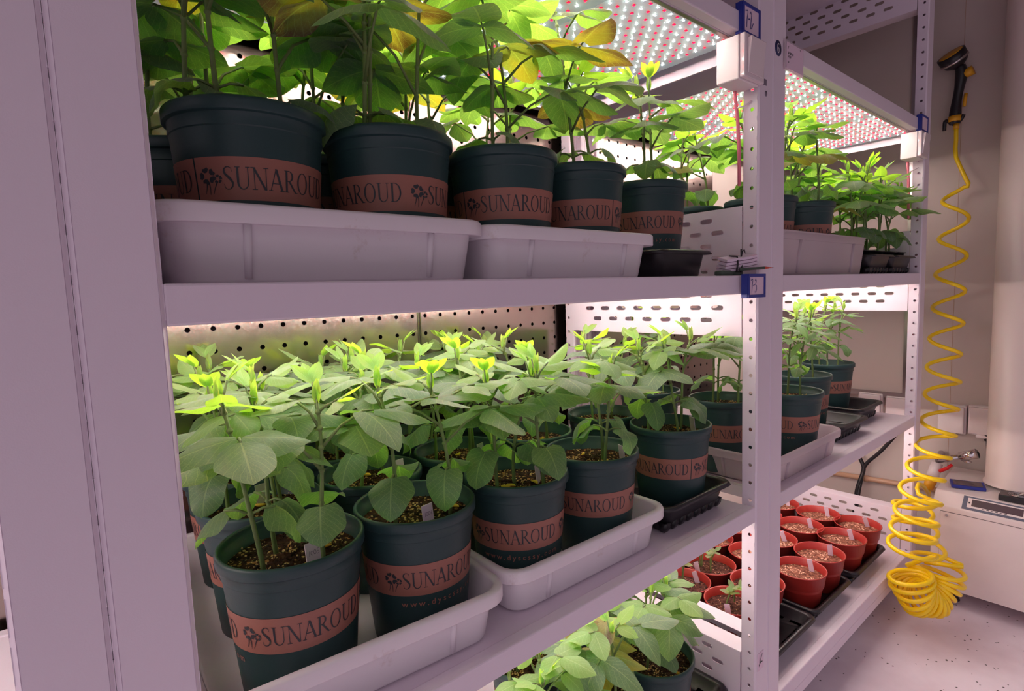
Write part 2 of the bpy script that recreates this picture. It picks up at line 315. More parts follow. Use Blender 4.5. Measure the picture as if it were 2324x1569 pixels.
# ------------------------------------------------------------------ racks
PW = 0.107; PD = 0.056; YR = 1.01
LEV = [1.84, 0.94, 0.034, -0.866, -1.76]; BH = [0.07, 0.068, 0.067, 0.063, 0.07]
HP = 0.0707; HZ0 = 0.217
def post(parent, x, y, front, z0=-FZ, z1=2.2, hole_side=-1):
    """open C-section upright: front flange plus two side webs with a row of round holes"""
    mb = MB(); mb.smooth = False; ys = 1 if front else -1; y0 = 0 if front else YR
    r = 0.006
    fx = [(x + r, y0), (x + PW - r, y0)]
    rows = []; k = -33; 
    while HZ0 + k * HP < z1 - 0.05:
        zc = HZ0 + k * HP
        if zc > z0 + 0.04: rows.append((zc, HP / 2 * 0.8, [(0.024, 0.02, 0.0, 0.0075)]))
        k += 1
    def face(a, b): o = len(mb.v); mb.v.extend([(a[0], a[1], z0), (b[0], b[1], z0), (b[0], b[1], z1), (a[0], a[1], z1)]); mb.face((o, o + 1, o + 2, o + 3))
    face(fx[0], fx[1]); face(fx[0], (x, y0 + ys * r)); face(fx[1], (x + PW, y0 + ys * r))
    perforated(mb, r, PD, z0, z1, rows, lambda u, v: (x, y0 + ys * u, v), seg=3)
    perforated(mb, r, PD, z0, z1, rows, lambda u, v: (x + PW, y0 + ys * u, v), seg=3)
    # back lips
    face((x, y0 + ys * PD), (x + 0.02, y0 + ys * PD)); face((x + PW, y0 + ys * PD), (x + PW - 0.02, y0 + ys * PD))
    return mb.build('post', M['rack'], parent, solid=0.003)
def end_plate(parent, x, zs, flip):
    mb = MB(); rows = []
    for k in range(9):
        zc = -0.171 + k * 0.0491
        hs = []; yc = 0.211 if k % 2 == 0 else 0.1625
        if not flip: yc = 0.3075 - yc if False else yc - 0.048 + (0.0967 if k % 2 else 0)
        while yc < 0.88: hs.append((yc, 0.047, 0.0165, 0.0095)); yc += 0.0967
        rows.append((zc - 0.0, 0.0225, hs))
    perforated(mb, PD + 0.005, 0.955, -0.233, 0.262, rows, lambda u, v: (x, u, v), seg=3)
    mb.smooth = False; xx = x + (0.088 if flip else -0.088)
    o = len(mb.v)
    for z in (-0.233, 0.262): mb.v += [(x, PD + 0.005, z), (xx, PD + 0.005, z), (xx, 0.955, z), (x, 0.955, z)]
    mb.face((o, o + 1, o + 2, o + 3)); mb.face((o + 4, o + 5, o + 6, o + 7))
    p = mb.build('end_plate', M['rack'], parent, loc=(0, 0, zs), solid=0.003)
    for yc in (0.116, 0.508, 0.892):
        for z in (-0.222, 0.248):
            b = MB(); s_ = -1 if flip else 1
            b.loft([[(x - s_ * h, yc + r * math.cos(a * PI / 4), z + r * math.sin(a * PI / 4)) for a in range(8)] for r, h in ((0.009, 0.0), (0.0088, 0.004), (0.006, 0.008), (0.002, 0.0095))], False, True)
            b.build('bolt', M['steel'], p)
def rack(x0, x1, label, levels=(0, 1, 2, 3, 4), base=True):
    t = thing('steel_rack', label, 'rack', (0, 0, 0))
    t.location = W((0, 0, 0))
    for x in (x0, x1 - PW):
        post(t, x, 0, True); post(t, x, 0, False)
    for i in levels:
        z = LEV[i]; h = BH[i]
        for (ya, yb) in ((0.002, 0.04), (YR - 0.04, YR - 0.002)):
            mb = MB(); mb.box((x0 + PW + 0.001, ya, z - h), (x1 - PW - 0.001, yb, z)); mb.build('beam', M['rack'], t, bevel=0.004)
        mb = MB(); mb.box((x0 + PW + 0.002, 0.04, z - 0.014), (x1 - PW - 0.002, YR - 0.04, z - 0.004)); 
        mb.box((x0 + PW + 0.002, 0.04, z - h), (x1 - PW - 0.002, 0.065, z - h + 0.01)); mb.build('shelf_board', M['rack'], t)
        if i in (0, 2, 4):
            end_plate(t, x0 + PW, z, False); end_plate(t, x1 - PW, z, True)
        else:
            for xx in (x0 + PW, x1 - PW):
                mb = MB(); mb.box((xx - 0.003, PD + 0.005, z - (0.10 if i == 1 else h)), (xx + 0.003, 0.955, z - 0.014)); mb.build('end_beam', M['rack'], t)
    if base:
        mb = MB(); mb.box((x0 + PW + 0.001, 0.004, -1.885), (x1 - PW - 0.001, 0.03, -1.833)); mb.build('base_rail', M['rack'], t, bevel=0.003)
    return t
RX = [(-2.095, 0.0285), (0.032, 2.156), (2.157, 4.251)]
rack(*RX[0], 'white steel rack at the left edge, mostly hidden behind the foreground post pair')
rack(*RX[1], 'white steel grow rack in the middle, holding the big green pots with shelves numbered 7')
rack(*RX[2], 'white steel grow rack at the right, beyond the double post with the 6 sticker')

# ------------------------------------------------------------------ grow light panels
def diode_mesh(name, mat, r):
    mb = MB(); mb.smooth = False
    mb.cur = 1; mb.box((-r * 1.35, -r * 1.35, 0), (r * 1.35, r * 1.35, 0.002)); mb.cur = 0
    mb.lathe([(r, 0.0), (r * 0.8, -r * 0.45), (r * 0.02, -r * 0.7)], 6)
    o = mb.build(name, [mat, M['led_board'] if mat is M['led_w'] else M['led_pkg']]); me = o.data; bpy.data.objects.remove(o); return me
DW = diode_mesh('white_diode', M['led_w'], 0.0034); DR = diode_mesh('red_diode', M['led_r'], 0.0036)
CAMU = Vector((0, -1, 0))
def proj(p):
    d = Vector(p) - CAMU; c = (d.dot(rt), d.dot(dn), d.dot(fw))
    return (c[0] / c[2] * 1251.8 + 1162, c[1] / c[2] * 1251.8 + 784.5, c[2]) if c[2] > 0 else (-9, -9, 9)
def light_panel(x0, x1, z, label, near=False):
    t = thing('grow_light_panel', label, 'grow light', ((x0 + x1) / 2, 0.5, z)); cx = (x0 + x1) / 2; cy = 0.5
    nmod = 3; pitch = 0.0357; ncol = 16; gap = ((x1 - x0) - nmod * ncol * pitch) / nmod
    pts = []
    for mI in range(nmod):
        xa = x0 + mI * (ncol * pitch + gap); mb = MB(); mb.box((xa - 0.02 - cx, 0.06 - cy, 0.001), (xa + ncol * pitch + gap - 0.022 - cx, 0.945 - cy, 0.008))
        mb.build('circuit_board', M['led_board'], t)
        for i in range(ncol):
            for j in range(24): pts.append((xa + i * pitch, 0.078 + j * 0.0365, (i + j + mI) % 2))
    mb = MB(); mb.box((x0 - 0.03 - cx, 0.045 - cy, -0.006), (x1 + 0.01 - cx, 0.058 - cy, 0.012)); mb.box((x0 - 0.03 - cx, 0.947 - cy, -0.012), (x1 + 0.01 - cx, 0.962 - cy, 0.012)); mb.build('frame_rail', M['steel'], t)
    order = list(range(len(pts)))
    if near:
        def key(k):
            p = proj((pts[k][0], pts[k][1], z)); ok = 0 <= p[0] <= 2324 and 0 <= p[1] <= 1569
            return (0 if ok else 1, p[2])
        order.sort(key=key)
        for k in order[:100]: link('white_diode' if not pts[k][2] else 'red_diode', DR if pts[k][2] else DW, t, (pts[k][0] - cx, pts[k][1] - cy, 0))
        order = order[100:]
    for c, nm, me in ((0, 'white_diodes', DW), (1, 'red_diodes', DR)):
        vs = []; fs = []; mi = []; base = [tuple(v.co / S) for v in me.vertices]; bf = [tuple(p.vertices) for p in me.polygons]; bm_ = [p.material_index for p in me.polygons]
        for k in order:
            if pts[k][2] != c: continue
            o = len(vs); dx = pts[k][0] - cx; dy = pts[k][1] - cy
            vs += [((v[0] + dx) * S, (v[1] + dy) * S, v[2] * S) for v in base]; fs += [tuple(i + o for i in f) for f in bf]; mi += bm_
        m2 = bpy.data.meshes.new(nm); m2.from_pydata(vs, [], fs); 
        for mm in me.materials: m2.materials.append(mm)
        m2.polygons.foreach_set('material_index', mi)
        q = link(nm, m2, t); q['kind'] = 'stuff'
    return t
light_panel(0.19, 2.01, LEV[1] - BH[1] + 0.003, 'grow light with red and white diodes over the tall yellowing plants, middle rack', True)
light_panel(2.31, 4.11, LEV[1] - BH[1] + 0.003, 'grow light with red and white diodes high in the right rack', True)
light_panel(0.19, 2.01, LEV[2] - BH[2] + 0.006, 'grow light hidden under the eye-level shelf of the middle rack')
light_panel(2.31, 4.11, LEV[2] - BH[2] + 0.006, 'grow light hidden under the eye-level shelf of the right rack')
light_panel(0.19, 2.01, LEV[3] - BH[3] + 0.006, 'grow light over the bottom plants of the middle rack')
light_panel(2.31, 4.11, LEV[3] - BH[3] + 0.006, 'grow light over the red pots in the right rack')
light_panel(-1.9, -0.1, LEV[2] - BH[2] + 0.006, 'grow light in the rack left of the foreground post')
light_panel(-1.9, -0.1, LEV[3] - BH[3] + 0.006, 'lower grow light in the rack left of the foreground post')
# ------------------------------------------------------------------ lettering helpers
def ring2(cx, cy, rx, ry, tx, ty, a0, a1, n=12):
    out = []
    for i in range(n):
        a = a0 + (a1 - a0) * i / n; b = a0 + (a1 - a0) * (i + 1) / n
        out.append([(cx + rx * math.cos(a), cy + ry * math.sin(a)), (cx + rx * math.cos(b), cy + ry * math.sin(b)), (cx + (rx - tx) * math.cos(b), cy + (ry - ty) * math.sin(b)), (cx + (rx - tx) * math.cos(a), cy + (ry - ty) * math.sin(a))])
    return out
def stm(x0, y0, x1, y1, w): return [[(x0 - w / 2, y0), (x0 + w / 2, y0), (x1 + w / 2, y1), (x1 - w / 2, y1)]]
def ser(x, y, w=0.26, t=0.035): return [[(x - w / 2, y), (x + w / 2, y), (x + w / 2, y + t), (x - w / 2, y + t)]]
def ribbon2(pts, ws):
    out = []
    if not hasattr(ws, '__len__'): ws = [ws] * len(pts)
    L = []
    for i, p in enumerate(pts):
        a = pts[max(0, i - 1)]; b = pts[min(len(pts) - 1, i + 1)]; dx, dy = b[0] - a[0], b[1] - a[1]; l = math.hypot(dx, dy) or 1
        L.append(((p[0] - dy / l * ws[i] / 2, p[1] + dx / l * ws[i] / 2), (p[0] + dy / l * ws[i] / 2, p[1] - dx / l * ws[i] / 2)))
    for i in range(len(pts) - 1): out.append([L[i][1], L[i + 1][1], L[i + 1][0], L[i][0]])
    return out
G = {}
sp_ = [(0.47, 0.78), (0.44, 0.93), (0.32, 0.99), (0.2, 0.98), (0.1, 0.9), (0.08, 0.78), (0.14, 0.66), (0.28, 0.54), (0.4, 0.42), (0.48, 0.29), (0.45, 0.13), (0.33, 0.02), (0.19, 0.01), (0.08, 0.08), (0.05, 0.24)]
G['S'] = (ribbon2(sp_, [0.02, 0.03, 0.04, 0.05, 0.08, 0.1, 0.11, 0.12, 0.12, 0.1, 0.08, 0.05, 0.04, 0.03, 0.02]), 0.58)
G['U'] = (stm(0.16, 0.32, 0.16, 1, 0.11) + stm(0.66, 0.32, 0.66, 1, 0.045) + ser(0.16, 0.965) + ser(0.66, 0.965, 0.22) + ring2(0.395, 0.33, 0.29, 0.34, 0.10, 0.05, PI, 1.5 * PI) + ring2(0.395, 0.33, 0.29, 0.34, 0.045, 0.05, 1.5 * PI, 2 * PI), 0.80)
G['N'] = (stm(0.16, 0, 0.16, 1, 0.04) + stm(0.74, 0, 0.74, 1, 0.04) + stm(0.70, 0.0, 0.14, 1, 0.12) + ser(0.16, 0) + ser(0.1, 0.965, 0.2) + ser(0.74, 0.965), 0.86)
G['A'] = (stm(0.1, 0, 0.40, 1, 0.045) + stm(0.72, 0, 0.40, 1, 0.12) + [[(0.2, 0.32), (0.6, 0.32), (0.58, 0.36), (0.22, 0.36)]] + ser(0.1, 0, 0.22) + ser(0.72, 0, 0.26), 0.80)
G['R'] = (stm(0.17, 0, 0.17, 1, 0.11) + ser(0.17, 0) + ser(0.15, 0.965, 0.2) + ring2(0.3, 0.75, 0.27, 0.25, 0.10, 0.035, -PI / 2, PI / 2) + [[(0.17, 0.965), (0.3, 0.965), (0.3, 1), (0.17, 1)], [(0.17, 0.5), (0.3, 0.5), (0.3, 0.535), (0.17, 0.535)]] + stm(0.72, 0, 0.34, 0.5, 0.12) + ser(0.76, 0, 0.16), 0.78)
G['O'] = (ring2(0.42, 0.5, 0.37, 0.51, 0.10, 0.035, 0, 2 * PI, 28), 0.86)
G['D'] = (stm(0.17, 0, 0.17, 1, 0.11) + ser(0.14, 0, 0.16) + ser(0.14, 0.965, 0.16) + ring2(0.3, 0.5, 0.42, 0.5, 0.10, 0.035, -PI / 2, PI / 2, 16) + [[(0.17, 0.965), (0.3, 0.965), (0.3, 1), (0.17, 1)], [(0.17, 0), (0.3, 0), (0.3, 0.035), (0.17, 0.035)]], 0.82)
def word(txt, h, xs):
    polys = []; x = 0
    for ch in txt:
        ps, adv = G[ch]; polys += [[(x + q[0] * h * xs, q[1] * h) for q in p] for p in ps]; x += adv * h * xs
    return [[(q[0] - x / 2, q[1]) for q in p] for p in polys], x
def logo(h):
    P_ = []
    def petal(cx, cy, a, r0, r1, w0, w1):
        c, s_ = math.cos(a), math.sin(a); f = lambda u, v: (cx + u * c - v * s_, cy + u * s_ + v * c)
        return [f(r0, -w0), f((r0 + r1) / 2, -w1), f(r1, -w1 * 0.75), f(r1 * 0.93, 0), f(r1, w1 * 0.75), f((r0 + r1) / 2, w1), f(r0, w0)]
    for k in range(5): P_.append(petal(-0.05, 0.72, PI / 2 + 2 * PI * k / 5 + 0.3, 0.14, 0.34, 0.05, 0.15))
    for k in range(5): P_.append(petal(0.38, 0.58, PI / 2 + 2 * PI * k / 5 + 0.1, 0.07, 0.18, 0.03, 0.075))
    P_ += ribbon2([(-0.1, 0.4), (-0.14, 0.2), (-0.2, 0.0)], [0.05, 0.035, 0.02]) + ribbon2([(0.0, 0.42), (0.02, 0.2), (0.0, -0.05)], [0.05, 0.035, 0.02]) + ribbon2([(0.32, 0.42), (0.22, 0.2), (0.14, -0.02)], [0.05, 0.035, 0.02])
    return [[(q[0] * h, q[1] * h) for q in p] for p in P_]
def font_polys(txt, size):
    cu = bpy.data.curves.new('t', 'FONT'); cu.body = txt; cu.size = size; cu.space_character = 1.45; cu.align_x = 'CENTER'; cu.resolution_u = 2; cu.offset = size * 0.008
    o = bpy.data.objects.new('t', cu); C.objects.link(o); bpy.context.view_layer.update()
    me = bpy.data.meshes.new_from_object(o.evaluated_get(bpy.context.evaluated_depsgraph_get()))
    ps = [[(me.vertices[i].co.x, me.vertices[i].co.y) for i in p.vertices] for p in me.polygons]
    bpy.data.objects.remove(o); bpy.data.curves.remove(cu); bpy.data.meshes.remove(me); return ps
def put(mb, polys, f):
    mb.smooth = False
    for p in polys:
        ar = sum(p[i][0] * p[(i + 1) % len(p)][1] - p[(i + 1) % len(p)][0] * p[i][1] for i in range(len(p)))
        if ar < 0: p = p[::-1]
        o = len(mb.v); mb.v += [f(*q) for q in p]; mb.face(range(o, o + len(p)))
    mb.smooth = True

# ------------------------------------------------------------------ big pot
PH = 0.337; PR = 0.153
def prad(z): return 0.119 + (0.146 - 0.119) * z / 0.31
def shared(mb, name, mats, **k):
    o = mb.build(name, mats, **k); me = o.data; bpy.data.objects.remove(o); return me
mb = MB()
mb.lathe([(0.100, 0.004), (0.112, 0.0), (0.119, 0.006), (prad(0.10), 0.10), (prad(0.2), 0.2), (prad(0.284), 0.284), (prad(0.285), 0.285), (prad(0.286) + 0.0022, 0.286), (prad(0.287) + 0.0022, 0.287), (prad(0.309), 0.309), (prad(0.310) + 0.001, 0.310), (0.1535, 0.311), (0.1548, 0.3125), (0.1552, 0.328), (0.1545, 0.3335), (0.1515, 0.3368), (0.148, 0.337), (0.1460, 0.335), (0.1448, 0.331), (0.143, 0.312), (0.138, 0.308), (0.136, 0.27), (0.115, 0.01)], 56, cap0=True, cap1=True)
POT = shared(mb, 'pot', M['pot'])
mb = MB(); BZ0, BZ1 = 0.150, 0.229; TA = [0, 2 * PI / 3, 4 * PI / 3]; seam = TA[1] + math.radians(50.5)
na = 90; mb.cur = 0
mb.loft([[((prad(z) + 0.0009) * math.cos(seam + 0.012 + (2 * PI - 0.024) * j / na), (prad(z) + 0.0009) * math.sin(seam + 0.012 + (2 * PI - 0.024) * j / na), z) for j in range(na + 1)] for z in (BZ0, BZ1)], closed=False)
mb.cur = 1
tw, tl = word('SUNAROUD', 0.041, 0.84); lg = logo(0.044)
for a0 in TA:
    put(mb, tw, lambda x, y: ((prad(0.1695 + y) + 0.0017) * math.cos(a0 + x / 0.133), (prad(0.1695 + y) + 0.0017) * math.sin(a0 + x / 0.133), 0.1695 + y))
    put(mb, lg, lambda x, y: ((prad(0.163 + y) + 0.0017) * math.cos(a0 - 1.01 + x / 0.133), (prad(0.163 + y) + 0.0017) * math.sin(a0 - 1.01 + x / 0.133), 0.163 + y))
BAND = shared(mb, 'printed_band', [M['band'], M['ink']])
mb = MB(); put(mb, font_polys('www.dyscssy.com', 0.0215), lambda x, y: ((prad(0.123 + y) + 0.0012) * math.cos(x / 0.130), (prad(0.123 + y) + 0.0012) * math.sin(x / 0.130), 0.122 + y))
URL = shared(mb, 'web_address', M['band'])
def soil_mesh(R, seed, amp=0.006, mat='soil'):
    rg = random.Random(seed); mb = MB(); rings = []
    for i in range(15):
        r = R * i / 14 if i else 0.0005
        rings.append([(r * math.cos(2 * PI * j / 40), r * math.sin(2 * PI * j / 40), rg.uniform(-amp, amp) * (0.6 if i < 14 else 0.2) + 0.003 * math.sin(r * 40)) for j in range(40)])
    mb.loft(rings, cap0=True)
    for k in range(90 if mat == 'soil' else 40):   # crumbs
        a = rg.uniform(0, 2 * PI); r = R * math.sqrt(rg.uniform(0, 0.9)); q = rg.uniform(0.0015, 0.0042); c = Vector((r * math.cos(a), r * math.sin(a), amp * 0.6 + q * 0.3))
        vs = [c + Vector((rg.uniform(0.6, 1) * q * sx, rg.uniform(0.6, 1) * q * sy, rg.uniform(0.6, 1) * q * sz)) for sx, sy, sz in ((1, 0, 0), (-1, 0, 0), (0, 1, 0), (0, -1, 0), (0, 0, 1), (0, 0, -1))]
        o = len(mb.v); mb.v += [tuple(v) for v in vs]; mb.cur = 1 if rg.random() < 0.5 else 0
        for f in ((0, 2, 4), (2, 1, 4), (1, 3, 4), (3, 0, 4), (2, 0, 5), (1, 2, 5), (3, 1, 5), (0, 3, 5)): mb.face([o + i for i in f])
    mb.cur = 0
    return shared(mb, 'soil', [M[mat], M['crumb']])
M['crumb'] = pmat('perlite_crumb', srgb(196, 160, 112), 0.9)
SOIL = [soil_mesh(0.1395, 5 + k) for k in range(3)]
# ------------------------------------------------------------------ soybean plants
LC = lambda r, g, b: srgb(r, g, b)
C_OLD = LC(96, 130, 96); C_MID = LC(108, 148, 90); C_YNG = LC(138, 178, 64); C_BUD = LC(160, 176, 110); C_YEL = LC(158, 146, 62); C_BRN = LC(104, 74, 56)
def mixc(a, b, t): return tuple(a[i] * (1 - t) + b[i] * t for i in range(3)) + (1,)
def leaflet(mb, base, d, nrm, L, Wd, col, droop=0.5, fold=0.2, rg=random, wav=0.12, tipcol=None, heart=False, nv=9):
    d = Vector(d).normalized(); nrm = (Vector(nrm) - d * Vector(nrm).dot(d)).normalized(); side = d.cross(nrm).normalized()
    p = Vector(base); ph = rg.uniform(0, 6); nu = 6 if nv > 6 else 4; rows = []; tw_ = rg.uniform(-0.25, 0.25); dv = droop / nv
    for i in range(nv + 1):
        v = i / nv
        if heart: wv = math.sin(PI * (v * 0.95 + 0.05) ** 0.66) ** 0.62
        else: wv = math.sin(PI * (v * 0.96 + 0.04) ** 0.76) ** 0.74
        if i == nv: wv = 0.0
        hw = Wd / 2 * wv; sd = (side * math.cos(tw_ * v) + nrm * math.sin(tw_ * v)); nn = nrm
        row = []
        for j in range(-nu // 2, nu // 2 + 1):
            u = j / (nu // 2); back = -d * (0.10 * L * abs(u) * (1 - v) ** 3 * (1.6 if heart else 0.5))
            q = p + sd * (hw * u) + nn * (-fold * abs(u) ** 1.4 * hw + wav * hw * u * u * math.sin(7 * v + ph + (1.5 if u > 0 else 0))) + back
            row.append(q)
        rows.append(row); q = d.copy(); d = (d * math.cos(dv) - nrm * math.sin(dv)).normalized(); nrm = (nrm * math.cos(dv) + q * math.sin(dv)).normalized()
        p = p + d * (L / nv)
    o = len(mb.v); n = nu + 1
    for r in rows: mb.v += [tuple(x) for x in r]
    for i in range(nv):
        for j in range(nu):
            a = o + i * n + j
            uvs = [(j / nu, i / nv), ((j + 1) / nu, i / nv), ((j + 1) / nu, (i + 1) / nv), (j / nu, (i + 1) / nv)]
            def cc(v, uu):
                if tipcol is None: return col
                t = max(0, min(1, (v - 0.35 + 0.25 * math.sin(9 * uu + ph)) * 3)); return mixc(col, tipcol, t)
            mb.face((a, a + 1, a + 1 + n, a + n), uv=uvs, col=[cc(y, x) for x, y in uvs] if tipcol else col)
def trifoliate(lb, sb, node, az, pet, pitch, L, Wd, col, rg, lpitch=0.1, droop=0.6, tip=None, spread=1.35):
    h = Vector((math.cos(az), math.sin(az), 0)); z = Vector((0, 0, 1)); node = Vector(node)
    j = node + h * pet * math.cos(pitch) + z * pet * math.sin(pitch)
    mid = node + h * pet * 0.5 * math.cos(pitch * 1.15) + z * pet * 0.55 * math.sin(pitch * 1.15)
    sb.tube([node, mid, j], [0.0042, 0.0032, 0.0030], 6)
    d = h * math.cos(lpitch) + z * math.sin(lpitch); nn = z * math.cos(lpitch) - h * math.sin(lpitch)
    tb = j + d * L * 0.17; sb.tube([j, tb], [0.0028, 0.0022], 5)
    leaflet(lb, tb, d, nn, L, Wd, col, droop * rg.uniform(0.7, 1.3), rg.uniform(0.05, 0.45), rg, tipcol=tip)
    for s_ in (-1, 1):
        a = spread * s_ + rg.uniform(-0.15, 0.15); dd = d * math.cos(a) + d.cross(nn) * math.sin(a); dd = dd + Vector((0, 0, rg.uniform(-0.15, 0.1)))
        n2 = nn + dd * rg.uniform(-0.15, 0.15) + h * 0.1
        leaflet(lb, j + dd * 0.006, dd, n2, L * rg.uniform(0.82, 0.97), Wd * 0.93, mixc(col, C_MID, rg.uniform(0, 0.25)) if tip is None else col, droop * rg.uniform(0.7, 1.4), rg.uniform(0.05, 0.45), rg, tipcol=tip if rg.random() < 0.6 else None)
def soy(seed, H, kind='young', az=None, lean=None, yellow=0.0):
    rg = random.Random(seed); lb = MB(); sb = MB(); az = rg.uniform(0, 2 * PI) if az is None else az
    lx, ly = lean if lean else (rg.uniform(-0.06, 0.06), rg.uniform(-0.06, 0.06))
    def P_(t): return Vector((lx * t * t + 0.006 * math.sin(5 * t + seed), ly * t * t + 0.006 * math.cos(4 * t + seed), H * t))
    n = 14; top = 0.0042 if kind != 'seedling' else 0.004
    sb.tube([P_(i / n) for i in range(n + 1)], [0.0056 * (1 - 0.4 * i / n) for i in range(n + 1)], 7)
    def node(t):
        for dx in (-1, 1): pass
        sb.lathe([(0.0035, -0.006), (0.0068, -0.001), (0.0068, 0.002), (0.0035, 0.007)], 7, tuple(P_(t)))
        return P_(t)
    spec = {'young': [(0.36, 'u', 0.105, 0.098, C_OLD), (0.56, 't', 0.160, 0.112, C_OLD), (0.70, 't', 0.150, 0.100, C_OLD), (0.82, 't', 0.120, 0.072, mixc(C_MID, C_YNG, 0.6)), (0.92, 't', 0.09, 0.050, C_YNG)],
            'mid': [(0.30, 'u', 0.10, 0.095, C_OLD), (0.46, 't', 0.15, 0.105, C_OLD), (0.60, 't', 0.15, 0.10, C_OLD), (0.74, 't', 0.14, 0.09, C_MID), (0.87, 't', 0.10, 0.06, C_YNG)],
            'tall': [(0.16, 'u', 0.11, 0.11, C_OLD), (0.30, 't', 0.155, 0.118, C_OLD), (0.43, 't', 0.165, 0.12, C_OLD), (0.56, 't', 0.165, 0.115, C_OLD), (0.68, 't', 0.16, 0.11, C_MID), (0.80, 't', 0.15, 0.095, C_MID), (0.92, 't', 0.11, 0.062, C_YNG)],
            'narrow': [(0.38, 'u', 0.08, 0.06, C_OLD), (0.5, 't', 0.12, 0.05, C_OLD), (0.6, 't', 0.12, 0.045, C_OLD), (0.7, 't', 0.12, 0.042, C_OLD), (0.8, 't', 0.11, 0.04, C_MID), (0.9, 't', 0.09, 0.032, C_YNG)]}[kind]
    for i, (t, k, L, Wd, col) in enumerate(spec):
        p = node(t); L *= rg.uniform(0.85, 1.12); Wd *= rg.uniform(0.85, 1.1); col = mixc(col, C_MID, rg.uniform(0, 0.4)); a = az + PI * i + rg.uniform(-0.6, 0.6)
        tip = None
        if rg.random() < yellow and i < 4:
            r_ = rg.random(); tip = C_BRN if r_ < 0.5 else C_YEL; col = C_YEL if r_ < 0.7 else mixc(col, C_YEL, 0.5)
        if k == 'u':
            for s_ in (0, PI):
                h = Vector((math.cos(az + PI / 2 + s_), math.sin(az + PI / 2 + s_), 0)); j = p + h * 0.05 + Vector((0, 0, 0.012))
                sb.tube([p, p + h * 0.026 + Vector((0, 0, 0.012)), j], 0.003, 5); leaflet(lb, j, h + Vector((0, 0, rg.uniform(-0.5, 0.0))), Vector((0, 0, 1)), L, Wd, col, rg.uniform(0.7, 1.6), rg.uniform(0.1, 0.5), rg, heart=True, tipcol=tip, wav=0.25)
        else:
            f = t ** 1.0
            pet = {'young': 0.12, 'mid': 0.13, 'tall': 0.15, 'narrow': 0.08}[kind] * (1.25 - 0.75 * (t - 0.4) / 0.6) * rg.uniform(0.8, 1.2) * (0.62 if t > 0.86 else 1)
            trifoliate(lb, sb, p, a, pet, rg.uniform(0.45, 0.85) + 0.3 * max(0, t - 0.7), L, Wd, col, rg, lpitch=rg.uniform(-0.2, 0.15) + (0.45 if t > 0.86 else 0), droop=rg.uniform(0.15, 0.75) * (0.4 if t > 0.86 else 1), tip=tip)
    # folded young leaves at the tip
    p = P_(1.0)
    for k in range(4):
        a = az + k * PI / 2 + 0.4; d = Vector((math.cos(a) * 0.25, math.sin(a) * 0.25, 1)); leaflet(lb, p - Vector((0, 0, 0.006)), d, -Vector((math.cos(a), math.sin(a), 0)), 0.045 * rg.uniform(0.8, 1.3), 0.019, mixc(C_BUD, C_YNG, rg.random()), -0.15, -0.5, rg, nv=5)
    a = az + 2.0; q = p + Vector((math.cos(a) * 0.018, math.sin(a) * 0.018, 0.035)); sb.tube([p - Vector((0, 0, 0.03)), q], 0.0026, 5)
    for k in (-1, 0, 1): leaflet(lb, q, Vector((math.cos(a + k * 0.8), math.sin(a + k * 0.8), 0.9)), Vector((-math.cos(a), -math.sin(a), 1)), 0.062, 0.03, C_YNG, 0.1, -0.2, rg, nv=5)
    return shared(sb, 'soybean_stem', M['stem']), shared(lb, 'foliage', M['leaf'])
def seedling(seed, H):
    rg = random.Random(seed); lb = MB(); sb = MB(); lx, ly = rg.uniform(-0.02, 0.02), rg.uniform(-0.02, 0.02)
    pts = [Vector((lx * (i / 6) ** 2, ly * (i / 6) ** 2, H * i / 6)) for i in range(7)]; sb.tube(pts, 0.0042, 6); p = pts[-1]; a0 = rg.uniform(0, 6)
    for s_ in (0, PI):
        h = Vector((math.cos(a0 + s_), math.sin(a0 + s_), 0.35)); leaflet(lb, p, h, Vector((0, 0, 1)), 0.05, 0.034, LC(150, 172, 110), 0.3, -0.1, rg, nv=5)
        h = Vector((math.cos(a0 + s_ + 1.5), math.sin(a0 + s_ + 1.5), 0.8)); leaflet(lb, p + Vector((0, 0, 0.01)), h, Vector((0, 0, 1)), 0.046, 0.028, LC(120, 158, 90), 0.3, 0.2, rg, nv=5)
    return shared(sb, 'seedling_stem', M['stem']), shared(lb, 'seedling_leaves', M['leaf'])
YOUNG = [soy(100 + k, 0.325 + 0.013 * (k % 4), 'young') for k in range(8)]
MIDP = [soy(200 + k, 0.40, 'mid', yellow=0.12 if k % 2 else 0) for k in range(5)]
TALL = [soy(300 + k, 0.52 + 0.02 * (k % 3), 'tall', yellow=0.07) for k in range(6)]
NARR = [soy(400 + k, 0.40, 'narrow') for k in range(4)]
LOWP = [soy(600 + k, 0.285 + 0.01 * k, 'young', yellow=0.25 if k == 1 else 0) for k in range(4)]
SEED = [seedling(500 + k, 0.08 + 0.02 * k) for k in range(4)]
def coty_mesh(seed):
    rg = random.Random(seed); mb = MB(); pts = [Vector((0.017 * math.cos(t) * 1.0, 0.012 * math.sin(t), 0.003)) for t in [0.3 + 2.2 * i / 6 for i in range(7)]]
    mb.tube(pts, [0.001, 0.003, 0.0045, 0.005, 0.0045, 0.003, 0.001], 7); return shared(mb, 'fallen_cotyledon', M['coty'])
COT = coty_mesh(1)
mb = MB(); mb.lathe([(0.0005, -0.012), (0.006, -0.009), (0.0085, 0), (0.006, 0.009), (0.0005, 0.012)], 8); COTR = shared(mb, 'yellow_seed_leaf', M['coty'])
def tag_mesh(h, w_):
    mb = MB(); mb.box((-w_ / 2, -0.0012, -0.03), (w_ / 2, 0.0012, h)); return shared(mb, 'plant_tag', M['tag'])
TAG = tag_mesh(0.052, 0.034)
